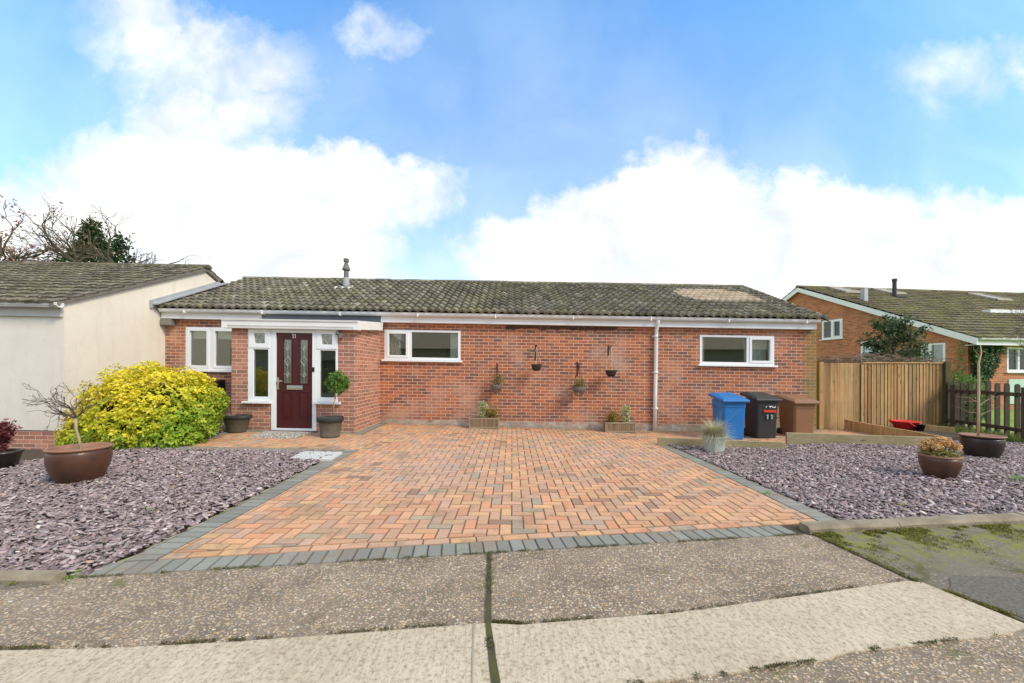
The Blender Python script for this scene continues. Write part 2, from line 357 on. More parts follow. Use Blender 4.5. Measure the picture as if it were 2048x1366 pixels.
M_TROUGH = wood_mat('trough_wood', (.30, .20, .12), (.16, .10, .06), green=.2)

def leaf_mat(name='leaf', trans=.35, rough=.5):
    m, nt, b = newmat(name); a = nnew(nt, 'ShaderNodeAttribute', attribute_name='Col').outputs[0]
    nt.links.new(a, b.inputs['Base Color']); b.inputs['Roughness'].default_value = rough
    t = nnew(nt, 'ShaderNodeBsdfTranslucent'); nt.links.new(a, t.inputs[0])
    mx = nnew(nt, 'ShaderNodeMixShader', {0: trans}); nt.links.new(b.outputs[0], mx.inputs[1]); nt.links.new(t.outputs[0], mx.inputs[2])
    nt.links.new(mx.outputs[0], nt.nodes['Material Output'].inputs[0]); return m
M_LEAF = leaf_mat(); M_LEAFM = leaf_mat('matt_leaf', .15, .8)
M_BARK = simple('bark', (.12, .095, .07), .9, (.07, .06, .045), 8, .8, bump=.6, bscale=30, dist=.02)
M_BARKL = simple('pale_bark', (.42, .33, .20), .85, (.28, .22, .14), 20, .8)
M_TWIG = simple('twig', (.14, .10, .075), .9)
M_SOIL = simple('soil', (.06, .042, .03), .95, (.11, .08, .055), 14, .9, bump=.8, bscale=30, dist=.02)

def agg_mat():
    m, nt, b = newmat('exposed_aggregate'); co = nnew(nt, 'ShaderNodeTexCoord').outputs['Object']
    big = noise(nt, co, 1.5, 6, .7); c0 = mix(nt, ramp(nt, big, [(.3, 0.0), (.7, 1.0)]), (.15, .12, .09), (.29, .235, .17))
    v = nnew(nt, 'ShaderNodeTexVoronoi', {'Vector': co, 'Scale': 85.0}); v2 = nnew(nt, 'ShaderNodeTexVoronoi', {'Vector': co, 'Scale': 45.0})
    def st(vo, lo, hi, cut):
        s = nnew(nt, 'ShaderNodeSeparateColor', {0: vo.outputs['Color']}); col = ramp(nt, s.outputs[0], [(0.0, (.20, .13, .08)), (.35, (.50, .33, .18)), (.6, (.68, .49, .28)), (.85, (.58, .46, .34)), (1.0, (.88, .76, .58))])
        f = M_(nt, 'MULTIPLY', ramp(nt, vo.outputs['Distance'], [(lo, 1.0), (hi, 0.0)]), M_(nt, 'GREATER_THAN', s.outputs[1], cut)); return col, f
    ca, fa = st(v, .42, .55, .25); cb, fb = st(v2, .34, .44, .62)
    c = mix(nt, M_(nt, 'MULTIPLY', fa, .72), c0, ca); c = mix(nt, M_(nt, 'MULTIPLY', fb, .85), c, cb)
    dk = ramp(nt, noise(nt, co, 4, 6, .75), [(.5, 0.0), (.72, 1.0)]); c = mix(nt, M_(nt, 'MULTIPLY', dk, .5), c, (.07, .055, .04))
    ms = ramp(nt, noise(nt, co, 2.7, 7, .8), [(.58, 0.0), (.66, 1.0)]); c = mix(nt, M_(nt, 'MULTIPLY', ms, .65), c, (.11, .12, .02))
    h = M_(nt, 'ADD', fa, M_(nt, 'MULTIPLY', fb, 1.6)); setb(nt, b, c, .8, h, .7, .006); return m
M_AGG = agg_mat()
def conc_mat():
    m, nt, b = newmat('brushed_concrete'); co = nnew(nt, 'ShaderNodeTexCoord').outputs['Object']
    mp = nnew(nt, 'ShaderNodeMapping', {0: co, 3: (60, 7, 1)}).outputs[0]; br = noise(nt, mp, 1, 6, .75)
    c = mix(nt, ramp(nt, noise(nt, co, 1.3, 6, .65), [(.3, 0.0), (.7, 1.0)]), (.63, .54, .40), (.46, .385, .27))
    c = mix(nt, M_(nt, 'MULTIPLY', ramp(nt, br, [(.45, 0.0), (.70, 1.0)]), .6), c, (.27, .20, .12))
    c = mix(nt, M_(nt, 'MULTIPLY', ramp(nt, noise(nt, co, 45, 6, .85), [(.51, 0.0), (.60, 1.0)]), .8), c, (.24, .17, .10))
    c = mix(nt, M_(nt, 'MULTIPLY', ramp(nt, noise(nt, co, 6, 6, .8), [(.55, 0.0), (.75, 1.0)]), .35), c, (.32, .29, .18))
    setb(nt, b, c, .85, M_(nt, 'ADD', br, noise(nt, co, 90, 4, .7)), .45, .004); return m
M_CONC = conc_mat()
def asph_mat():
    m, nt, b = newmat('mossy_asphalt'); co = nnew(nt, 'ShaderNodeTexCoord').outputs['Object']
    c = mix(nt, ramp(nt, noise(nt, co, 70, 6, .85), [(.35, 0.0), (.65, 1.0)]), (.085, .072, .055), (.25, .205, .15))
    vs_ = nnew(nt, 'ShaderNodeTexVoronoi', {'Vector': co, 'Scale': 48.0}); c = mix(nt, M_(nt, 'MULTIPLY', M_(nt, 'MULTIPLY', ramp(nt, vs_.outputs['Distance'], [(.22, 1.0), (.3, 0.0)]), M_(nt, 'GREATER_THAN', nnew(nt, 'ShaderNodeSeparateColor', {0: vs_.outputs['Color']}).outputs[0], .7)), .8), c, (.50, .42, .32))
    c = mix(nt, M_(nt, 'MULTIPLY', ramp(nt, noise(nt, co, 1.8, 4, .6), [(.45, 0.0), (.55, 1.0)]), .5), c, (.20, .17, .13))
    y = nnew(nt, 'ShaderNodeSeparateXYZ', {0: co}).outputs[1]
    wv = nnew(nt, 'ShaderNodeTexVoronoi', {'Vector': nnew(nt, 'ShaderNodeVectorMath', {0: co, 1: nnew(nt, 'ShaderNodeVectorMath', {0: noise(nt, co, 3, 5, .6, 0, 1), 'Scale': .35}, operation='SCALE').outputs[0]}, operation='ADD').outputs[0], 'Scale': 1.5}, feature='DISTANCE_TO_EDGE').outputs[0]
    cr = M_(nt, 'MULTIPLY', ramp(nt, wv, [(0.0, 1.0), (.045, 0.0)]), ramp(nt, noise(nt, co, 2, 3, .6), [(.35, 0.0), (.55, 1.0)]))
    c = mix(nt, M_(nt, 'MULTIPLY', cr, .8), c, (.07, .075, .018))
    edge = ramp(nt, M_(nt, 'SUBTRACT', y, M_(nt, 'MULTIPLY', noise(nt, co, 1.5, 6, .75), .9)), [(2.35 / 4, 0.0), (2.95 / 4, 1.0)])
    edge = ramp(nt, M_(nt, 'DIVIDE', M_(nt, 'SUBTRACT', y, M_(nt, 'MULTIPLY', noise(nt, co, 1.5, 6, .75), .9)), 4.0), [(.54, 0.0), (.66, 1.0)])
    pt = ramp(nt, noise(nt, co, 7, 9, .85), [(.47, 0.0), (.53, 1.0)])
    c = mix(nt, M_(nt, 'MULTIPLY', M_(nt, 'MULTIPLY', edge, pt), .72), c, mix(nt, noise(nt, co, 20, 5, .8), (.13, .14, .012), (.30, .28, .03)))
    setb(nt, b, c, .9, noise(nt, co, 120, 5, .8), .6, .006); return m
M_ASPH = asph_mat()
def paver_mat():
    m, nt, b = newmat('block_paver'); co = nnew(nt, 'ShaderNodeTexCoord').outputs['Object']
    a = nnew(nt, 'ShaderNodeAttribute', attribute_name='Col').outputs[0]
    c = mix(nt, ramp(nt, noise(nt, co, 130, 5, .85), [(.38, 0.0), (.62, .62)]), a, mix(nt, .6, a, (.10, .065, .04)))
    c = mix(nt, M_(nt, 'MULTIPLY', ramp(nt, noise(nt, co, 1.1, 6, .7), [(.5, 0.0), (.72, 1.0)]), .38), c, (.44, .32, .28))
    c = mix(nt, M_(nt, 'MULTIPLY', ramp(nt, noise(nt, co, 2.2, 9, .82), [(.50, 0.0), (.62, 1.0)]), .55), c, (.20, .145, .08))
    yy = nnew(nt, 'ShaderNodeSeparateXYZ', {0: co}).outputs[1]; st = M_(nt, 'ADD', yy, M_(nt, 'MULTIPLY', noise(nt, co, 2.5, 7, .8), .9))
    c = mix(nt, M_(nt, 'MULTIPLY', ramp(nt, M_(nt, 'DIVIDE', st, 12.0), [(.785, 0.0), (.825, 1.0)]), .5), c, (.13, .10, .06))       # damp, dirty strip at the foot of the wall
    c = mix(nt, M_(nt, 'MULTIPLY', ramp(nt, noise(nt, co, 7, 7, .8), [(.62, 0.0), (.70, 1.0)]), .5), c, (.16, .13, .09))
    setb(nt, b, c, .72, noise(nt, co, 260, 4, .7), .35, .003); return m
M_PAVE = paver_mat()
M_JOINT = simple('joint_sand', (.055, .042, .025), .95, (.09, .075, .04), 20, .8)
def slate_mat():
    m, nt, b = newmat('slate_chip'); co = nnew(nt, 'ShaderNodeTexCoord').outputs['Object']
    a = nnew(nt, 'ShaderNodeAttribute', attribute_name='Col').outputs[0]
    c = mix(nt, M_(nt, 'MULTIPLY', noise(nt, co, 40, 5, .7), .4), a, mix(nt, .5, a, (.07, .05, .06)))
    setb(nt, b, c, .6, noise(nt, co, 90, 4, .7), .3, .003); return m
M_SLATE = slate_mat()
M_GRASS = simple('grass', (.17, .29, .04), .9, (.26, .38, .06), 3, .8, bump=.8, bscale=60, dist=.03)
M_GLASSF = glass_mat('far_glass', refl=.02)
M_KERB = simple('kerb_concrete', (.34, .28, .20), .9, (.16, .13, .08), 5, .9, bump=.8, bscale=45, dist=.01)
M_TERRA = simple('glazed_brown', (.125, .052, .028), .42, (.035, .018, .012), 3, .9, bump=.15, bscale=30, spec=.4, coat=.08)
M_TERRA2 = simple('pot_rim_brown', (.30, .15, .09), .55, (.22, .11, .07), 8, .6)
M_DPOT = simple('dark_glazed', (.035, .022, .018), .38, (.02, .014, .012), 3, .8, spec=.45, coat=.1)
M_PLASPOT = simple('weathered_pot', (.16, .14, .10), .8, (.08, .072, .055), 5, .9, bump=.3)
# ================================================================== THE SETTING: ground, pavement, drive
g = MB(); g.box(-400, 400, -400, 600, -.75, -.45); tag(g.build('ground', M_GRASS, uv=False), kind='structure')
def front(x):          # outer edge of the paved drive along the pavement
    return 2.573 + (x + 2.76) * (3.292 - 2.573) / (2.41 + 2.76)
def grid(name, mat, x0, x1, y0, y1, step, hf, inside=None, kind='structure'):
    nx = max(1, int((x1 - x0) / step)); ny = max(1, int((y1 - y0) / step)); m = MB()
    P = lambda i, j: (x0 + (x1 - x0) * i / nx, y0 + (y1 - y0) * j / ny)
    for i in range(nx):
        for j in range(ny):
            q = [P(i, j), P(i + 1, j), P(i + 1, j + 1), P(i, j + 1)]
            if inside and not inside(sum(p[0] for p in q) / 4, sum(p[1] for p in q) / 4): continue
            m.quad(*[(x, y, hf(x, y)) for x, y in q])
    o = m.build(name, mat, uv=False, smooth=True)
    return tag(o, kind=kind) if kind else o
grid('garden_soil', M_SOIL, -17, 14, 2.4, 10.6, .25, lambda x, y: G(x, y) - .035 - .03 * (y < 2.9), lambda x, y: y > front(x) + .05)
# lawn of the house on the right, with its own grass blades
lawn = grid('lawn', M_GRASS, 10.2, 40, 7.0, 20, .8, lambda x, y: .0 - .01 * math.sin(x * 1.7 + y))
grid('back_lawn', M_GRASS, -30, 40, 10.4, 60, 3, lambda x, y: -.06)

def sheet(name, mat, poly, z, jit=0, step=.06, thick=.02):
    pts = []
    for i in range(len(poly)):
        a, b2 = Vector(poly[i]), Vector(poly[(i + 1) % len(poly)]); n = max(1, int((b2 - a).length / step)) if jit else 1
        d = (b2 - a).normalized(); nn = Vector((-d.y, d.x))
        w = 0
        for k in range(n):
            w = w * .75 + random.uniform(-1, 1) * jit * .6 if (k and jit) else 0
            pts.append(tuple(a.lerp(b2, k / n) + nn * w))
    m = MB(); m.prism(pts, 'z', z - thick, z); return tag(m.build(name, mat, uv=False), kind='structure')
# pavement of exposed aggregate, concrete channel and side footway
sheet('pavement', M_AGG, [(-2.83, front(-2.83)), (-2.9, 2.50), (-3.6, 2.30), (-14, 2.2), (-14, -3), (14, -3), (14, 1.6), (2.80, 1.9), (2.62, 2.4), (2.55, 2.6), (2.47, 3.26), (2.42, front(2.42))], -.004, thick=.3)
sheet('footway', M_ASPH, [(2.49, 3.30), (2.585, 2.6), (2.64, 2.4), (2.78, 2.08), (14, 2.0), (14, 3.9), (4.6, 3.53)], .000, .012, thick=.2)
sheet('side_footway', M_ASPH, [(-2.88, 2.49), (-2.95, 2.46), (-3.6, 2.28), (-14, 2.18), (-14, 2.53), (-3.2, 2.51)], .000, .012, thick=.2)
cy = lambda x: 2.115 + x * .168
sheet('concrete_channel', M_CONC, [(-13, 1.3), (-2.6, 1.885), (-1.85, 1.915), (-1.3, 1.965), (-.12, 2.110), (.05, 2.095), (.9, 2.20), (2.50, 2.545), (2.60, 2.53), (2.72, 2.10), (2.50, 2.03), (1.95, 1.945), (1.6, 1.90), (1.42, 1.84), (1.0, 1.77), (.5, 1.70), (-.5, 1.35), (-13, -.8)], .004, .0025)
sheet('slab_joint', simple('joint_dirt', (.06, .045, .03), .95, (.09, .095, .02), 9, .8), [(-.175, 2.93), (-.150, 2.93), (-.108, 2.1), (-.045, 1.7), (.0, 1.0), (-.04, 1.0), (-.085, 1.7), (-.135, 2.1)], .008, .004, .05)
sheet('second_joint', simple('joint_dirt_pale', (.34, .30, .22), .95), [(-.200, 2.10), (-.195, 2.10), (-.163, 1.70), (-.17, 1.70)], .008, .002, .05)
sheet('tarmac_patch', simple('dark_tarmac', (.075, .068, .055), .9, (.19, .17, .135), 55, 1.0, bump=.7, bscale=90, dist=.006), [(2.66, 2.42), (2.9, 2.62), (3.3, 2.60), (4.4, 2.86), (14, 3.0), (14, 2.02), (2.80, 2.10)], .004, .02, .04, .05)
# kerbs: a real step between the footway and the slate beds
def kerb(name, pts, h=.055, w=.11):
    m = MB()
    for i in range(len(pts) - 1):
        a, b2 = Vector(pts[i]), Vector(pts[i + 1]); L = (b2 - a).length; n = max(1, round(L / .9)); d = (b2 - a).normalized(); nn = Vector((-d.y, d.x))
        for k in range(n):
            p = a.lerp(b2, k / n) + d * .004; q = a.lerp(b2, (k + 1) / n) - d * .004; zz = h + random.uniform(-.006, .006); segs = 8
            row = []
            for s_ in range(segs + 1):
                c = p.lerp(q, s_ / segs) + nn * random.uniform(-.005, .005); z = zz + random.uniform(-.004, .004)
                row.append([(c.x, c.y, -.06), (c.x, c.y, z - .022), (c.x + nn.x * .022, c.y + nn.y * .022, z), (c.x + nn.x * w, c.y + nn.y * w, z + .004), (c.x + nn.x * w, c.y + nn.y * w, -.06)])
            vs = [v_ for r_ in row for v_ in r_]; fs = [(s_ * 5 + j, (s_ + 1) * 5 + j, (s_ + 1) * 5 + j + 1, s_ * 5 + j + 1) for s_ in range(segs) for j in range(4)]
            fs += [(0, 1, 2, 3, 4), tuple(segs * 5 + j for j in (4, 3, 2, 1, 0))]; m.add(vs, fs)
    return tag(m.build(name, M_KERB, uv=False), kind='structure')
kerb('kerb', [(2.46, 3.30), (3.3, 3.39), (4.6, 3.54), (14, 4.2)])
kerb('side_kerb', [(-13, 2.53), (-4.2, 2.52), (-2.86, 2.495)], .04, .08)

# ---- block paving: every block modelled, herringbone with charcoal borders
PV = MB()
OR = [(.72, .38, .20), (.68, .38, .22), (.74, .41, .21), (.66, .38, .23), (.72, .40, .22), (.62, .38, .25), (.72, .43, .22), (.72, .34, .18)]
GRY = [(.46, .36, .25), (.40, .33, .24), (.50, .34, .23), (.46, .38, .24)]
def pave_col(x, y):
    k = (math.sin(x * .9 + 1.3) * math.cos(y * .8) + math.sin(x * 2.3 + y * 1.7)) * .5
    r = random.random()
    if r < .055 + .09 * max(0, k): c = random.choice(GRY)
    elif r < .10: c = (.38, .22, .14)
    else: c = random.choice(OR)
    f = random.uniform(.86, 1.10); pk = .42 * max(math.exp(-((x + 1.15) / .75) ** 2 - ((y - 5.7) / 1.5) ** 2), math.exp(-((x - 1.5) / .9) ** 2 - ((y - 6.6) / 1.0) ** 2)) * random.uniform(.5, 1.3)
    return tuple(max(.02, (v_ * f) * (1 - pk) + pk * w_) for v_, w_ in zip(c, (.56, .40, .37)))
def char_col():
    f = random.uniform(.85, 1.15); return (.27 * f, .275 * f, .235 * f)
def clip(poly, hp):
    for (a, b2, c) in hp:                       # keep a*x + b*y <= c
        out = []
        for i in range(len(poly)):
            p, q = poly[i], poly[(i + 1) % len(poly)]; dp = a * p[0] + b2 * p[1] - c; dq = a * q[0] + b2 * q[1] - c
            if dp <= 0: out.append(p)
            if dp * dq < 0: t = dp / (dp - dq); out.append((p[0] + (q[0] - p[0]) * t, p[1] + (q[1] - p[1]) * t))
        poly = out
        if len(poly) < 3: return None
    return poly
def block(poly, col):
    if not poly: return
    n = len(poly); cx = sum(p[0] for p in poly) / n; cy_ = sum(p[1] for p in poly) / n
    area = abs(sum(poly[i][0] * poly[(i + 1) % n][1] - poly[(i + 1) % n][0] * poly[i][1] for i in range(n))) / 2
    if area < .0012: return
    def inset(d):
        return [(cx + (x - cx) * (1 - d / max(.02, abs(x - cx))) if abs(x - cx) > d else x, cy_ + (y - cy_) * (1 - d / max(.02, abs(y - cy_))) if abs(y - cy_) > d else y) for x, y in poly]
    dz = random.uniform(-.002, .002); tx, ty = random.uniform(-.010, .010), random.uniform(-.010, .010)
    o = inset(.0022); i_ = inset(.0085)
    vs = [(x, y, G(x, y) + dz - .010) for x, y in o] + [(x, y, G(x, y) + dz - .0045) for x, y in o] + [(x, y, G(x, y) + dz + (x - cx) * tx + (y - cy_) * ty) for x, y in i_]
    fs = [tuple(2 * n + k for k in range(n))] + [(r * n + k, r * n + (k + 1) % n, (r + 1) * n + (k + 1) % n, (r + 1) * n + k) for r in (0, 1) for k in range(n)]
    # orient upward
    ar = sum(poly[i][0] * poly[(i + 1) % n][1] - poly[(i + 1) % n][0] * poly[i][1] for i in range(n))
    if ar < 0: fs = [tuple(reversed(f)) for f in fs]
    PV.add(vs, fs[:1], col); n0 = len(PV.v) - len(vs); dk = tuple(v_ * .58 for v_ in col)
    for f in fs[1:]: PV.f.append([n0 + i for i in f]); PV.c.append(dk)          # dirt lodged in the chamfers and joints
Ub = .1025
def herring(hp, bx):
    x0, x1, y0, y1 = bx
    for a in range(int(x0 / Ub) - 2, int(x1 / Ub) + 2):
        for b2 in range(int(y0 / Ub) - 2, int(y1 / Ub) + 2):
            k = (a - b2) % 4
            if k == 0: r = [(a, b2), (a + 2, b2), (a + 2, b2 + 1), (a, b2 + 1)]
            elif k == 3: r = [(a, b2), (a + 1, b2), (a + 1, b2 + 2), (a, b2 + 2)]
            else: continue
            p = clip([(x * Ub, y * Ub) for x, y in r], hp)
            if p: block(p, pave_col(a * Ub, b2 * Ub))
fs_ = (3.292 - 2.573) / (2.41 + 2.76); fl = math.hypot(1, fs_); fc = front(0)
def fronthp(off): return (fs_ / fl, -1 / fl, -(fc / fl) - off)      # keep behind the front line by off
XL, XR = -2.70, 2.95
herring([fronthp(.31), (-1, 0, -(XL + .205)), (1, 0, XR - .205), (0, 1, 9.46)], (-2.6, 2.8, 2.6, 9.5))
herring([(-1, 0, 5.35), (1, 0, XL + .205), (0, -1, -6.505), (0, 1, 7.80)], (-5.4, -2.4, 6.4, 8))
herring([(-1, 0, 2.93), (1, 0, XL + .205), (0, -1, -7.80), (0, 1, 9.46)], (-3, -2.4, 7.7, 9.5))
herring([(-1, 0, -(XR - .205)), (1, 0, 7.9), (0, -1, -7.80), (0, 1, 9.46)], (2.7, 7.9, 7.7, 9.5))
def run(p, q, hp=None, header=True, colf=char_col, w=.2):
    """a row of blocks from p to q lying to the left of the line"""
    p, q = Vector(p), Vector(q); L = (q - p).length; d = (q - p) / L; nn = Vector((-d.y, d.x)); s_ = Ub if header else 2 * Ub; n = round(L / s_); s_ = L / n
    for i in range(n):
        a = p + d * s_ * i; b2 = a + d * s_; pl = [tuple(a), tuple(b2), tuple(b2 + nn * w), tuple(a + nn * w)]
        if hp: pl = clip(pl, hp)
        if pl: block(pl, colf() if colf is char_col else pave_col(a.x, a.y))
e = lambda x, off: (x - fs_ / fl * off, front(x) + off / fl)
run((XL - .06, front(XL - .06)), (2.36, front(2.36)))
run(e(XL + .20, .205), e(XR - .12, .205), [(1, 0, XR - .205), (-1, 0, -(XL + .205))], False, pave_col, .1)
run((XL + .2, 6.5), (XL + .2, front(XL) + .0), [fronthp(.205)], w=-.2)
run((XR - .2, front(XR) - .1), (XR - .2, 7.60), [fronthp(.205)], w=-.2)
run((-5.55, 6.3), (XL + .0, 6.3)); run((-5.35, 6.5), (-5.35, 8.05))
run((-5.35, 7.80), (-2.95, 7.80), w=.19); run((-2.95, 7.8), (-2.95, 9.47), w=.19)
run((XR - .205, 7.6), (3.6, 7.6))
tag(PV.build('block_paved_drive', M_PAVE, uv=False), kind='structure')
jb = MB()
def jgrid(x0, x1, y0, y1, st=.2):
    nx, ny = max(1, round((x1 - x0) / st)), max(1, round((y1 - y0) / st))
    for i in range(nx):
        for j in range(ny):
            q = [(x0 + (x1 - x0) * (i + a) / nx, y0 + (y1 - y0) * (j + b2) / ny) for a, b2 in ((0, 0), (1, 0), (1, 1), (0, 1))]
            if min(front(x) - y for x, y in q) < -.02 or True: jb.quad(*[(x, max(y, front(x) + .004), G(x, y) - .008) for x, y in q])
jgrid(XL - .0, XR - .0, 2.6, 6.3); jgrid(-5.55, XR, 6.3, 8.0); jgrid(-3.15, XR, 8.0, 9.5); jgrid(XR, 7.95, 7.62, 9.5)
tag(jb.build('paving_bed', M_JOINT, uv=False), kind='structure')
# mortar haunching along the left border
hb = MB(); n = 60
for i in range(n):
    y0, y1 = 2.58 + 3.7 * i / n, 2.58 + 3.7 * (i + 1) / n; a, b2 = [.055 + .02 * math.sin(k * 1.9) + .012 * math.sin(k * 5.1) for k in (i, i + 1)]
    hb.quad((XL - a, y0, G(XL, y0) - .018), (XL, y0, G(XL, y0) - .002), (XL, y1, G(XL, y1) - .002), (XL - b2, y1, G(XL, y1) - .018))
tag(hb.build('border_haunching', simple('haunch_mortar', (.42, .37, .26), .9, (.24, .24, .12), 7, .9, bump=.5), uv=False), kind='structure')

# ---- purple slate chippings: thousands of separate flat chips
def in_left(x, y):
    if y > 7.9 or x > XL - .05 or x < -12: return False
    if y < (2.62 if x < -2.9 else 2.59): return False
    if y > 6.3 and x > -5.56: return False
    if x < -5.5 and y > 6.0 + (x + 5.5) * .05 and x < -7.2: return y < 6.0
    return True
def kerby(x): return 3.30 + (x - 2.46) * .112 + .10
def in_right(x, y):
    if x < XR + .01 or x > 9.7 or y < kerby(x): return False
    lim = 7.52 - (x - 2.72) * .165 if x < 5.0 else (7.5 if x < 8.0 else 8.2 - (x - 8) * .3)
    return y < lim
def chips(name, inside, bx, dens):
    x0, x1, y0, y1 = bx; N = int((x1 - x0) * (y1 - y0) * dens); P = rng.uniform((x0, y0), (x1, y1), (N, 2))
    P = np.array([p for p in P if inside(*p)]); N = len(P); K = 6
    L = rng.uniform(.015, .038, N); Wd = L * rng.uniform(.32, .75, N); T = rng.uniform(.004, .010, N)
    big = rng.random(N) < .10; L[big] *= 1.5; Wd[big] *= 1.4
    ang = np.arange(K) * 2 * np.pi / K; rad = rng.uniform(.55, 1.2, (N, K)); th = ang[None] + rng.uniform(-.35, .35, (N, K))
    xs = np.cos(th) * rad * L[:, None]; ys = np.sin(th) * rad * Wd[:, None]
    base = np.stack([xs, ys, np.zeros_like(xs)], -1); V = np.concatenate([base * [1, 1, 1], base * [.9, .9, 1] + np.array([0, 0, 1.]) * T[:, None, None]], 1)
    rz = rng.uniform(0, 2 * np.pi, N); tx = rng.normal(0, .30, N); ty = rng.normal(0, .30, N)
    def rot(V, a, i, j):
        c, s_ = np.cos(a)[:, None], np.sin(a)[:, None]; A, B = V[..., i].copy(), V[..., j].copy(); V[..., i] = c * A - s_ * B; V[..., j] = s_ * A + c * B
    rot(V, rz, 0, 1); rot(V, tx, 1, 2); rot(V, ty, 0, 2)
    gz = np.array([G(*p) for p in P]) - .012 + rng.uniform(-.004, .034, N)
    V += np.stack([P[:, 0], P[:, 1], gz], -1)[:, None]
    idx = (np.arange(N) * 2 * K)[:, None]
    quads = np.concatenate([idx + np.array([k, (k + 1) % K, K + (k + 1) % K, K + k]) for k in range(K)] + [idx + K + np.array([0, 1, 2, 3]), idx + K + np.array([0, 3, 4, 5])])
    pal = np.array([(.33, .255, .25), (.27, .205, .205), (.42, .345, .335), (.37, .295, .29), (.31, .265, .26), (.48, .42, .40), (.20, .145, .145), (.40, .37, .35), (.66, .60, .52), (.42, .30, .22)])
    pi = rng.choice(len(pal), N, p=[.2, .17, .15, .15, .1, .08, .06, .05, .02, .02]); C = pal[pi] * rng.uniform(.5, 1.28, (N, 1)) * [1.03, .97, .97]
    return tag(mesh_np(name, V.reshape(-1, 3), quads, M_SLATE, cols=np.tile(C, (K + 2, 1))), kind='stuff')
chips('slate_chippings', in_left, (-9.5, XL, 2.55, 7.9), 1600)
chips('slate_chippings', in_right, (XR, 9.7, 3.3, 8.3), 1600)

# ================================================================== helpers for buildings
def wall(m, axis, c, a0, a1, z0, z1, holes=(), rev=.1, sgn=1, col=None):
    """wall face in plane axis=c with rectangular holes (a0,a1,z0,z1); reveals go sgn*rev inwards"""
    def P(a, z, d=0): return (a, c + d, z) if axis == 'y' else (c + d, a, z)
    A = sorted({a0, a1, *[v_ for h in holes for v_ in h[:2]]}); Z = sorted({z0, z1, *[v_ for h in holes for v_ in h[2:4]]})
    A = [v_ for v_ in A if a0 - 1e-6 <= v_ <= a1 + 1e-6]; Z = [v_ for v_ in Z if z0 - 1e-6 <= v_ <= z1 + 1e-6]
    for i in range(len(A) - 1):
        for j in range(len(Z) - 1):
            ac, zc = (A[i] + A[i + 1]) / 2, (Z[j] + Z[j + 1]) / 2
            if any(h[0] < ac < h[1] and h[2] < zc < h[3] for h in holes): continue
            q = [P(A[i], Z[j]), P(A[i + 1], Z[j]), P(A[i + 1], Z[j + 1]), P(A[i], Z[j + 1])]
            m.quad(*(q if (axis == 'y') == (sgn > 0) else q[::-1]), col=col)
    for h in holes:
        b0, b1, y0, y1 = h[:4]; d = rev * sgn
        for q in ([P(b0, y0), P(b0, y1), P(b0, y1, d), P(b0, y0, d)], [P(b1, y0), P(b1, y0, d), P(b1, y1, d), P(b1, y1)], [P(b0, y0), P(b0, y0, d), P(b1, y0, d), P(b1, y0)], [P(b0, y1), P(b1, y1), P(b1, y1, d), P(b0, y1, d)]): m.quad(*q, col=col)
def tiles(m, x0, x1, ye, ze, yr, zr, n, pitch=.185, amp=.03, lip=.022, pts=6, colf=None, prof=None):
    """interlocking tiles on the slope from the eave (ye, ze) to the ridge (yr, zr), running along x"""
    L = math.hypot(yr - ye, zr - ze); uy, uz = (yr - ye) / L, (zr - ze) / L; ny, nz = -uz * (1 if uy > 0 else -1), abs(uy)
    nc = max(1, round((x1 - x0) / pitch)); pitch = (x1 - x0) / nc
    prof = prof or (lambda t: (0.5 + .5 * math.cos(2 * math.pi * (t - .35))) ** .75)
    for i in range(n):
        s0, s1 = L * i / n - .01, L * (i + 1) / n + .035
        for c in range(nc):
            dj = random.uniform(-.007, .007); dh = random.uniform(-.004, .007); col = colf(i, c, n, nc) if colf else (random.random(), 0, 0); V = []; vsc = []
            for k in range(pts + 1):
                t = k / pts; x = x0 + (c + t) * pitch; h = amp * prof(t)
                for s_, hh in ((s0 + dj, h + lip + dh), (s1, h + .002), (s0 + dj, h - .012 + dh)):
                    V.append((x, ye + uy * s_ + ny * hh, ze + uz * s_ + nz * hh))
            F_ = []
            for k in range(pts):
                a, b2 = 3 * k, 3 * k + 3
                top = (a, b2, b2 + 1, a + 1); lipf = (a + 2, b2 + 2, b2, a)
                F_ += [top, lipf] if uy > 0 else [top[::-1], lipf[::-1]]
            m.add(V, F_, col)
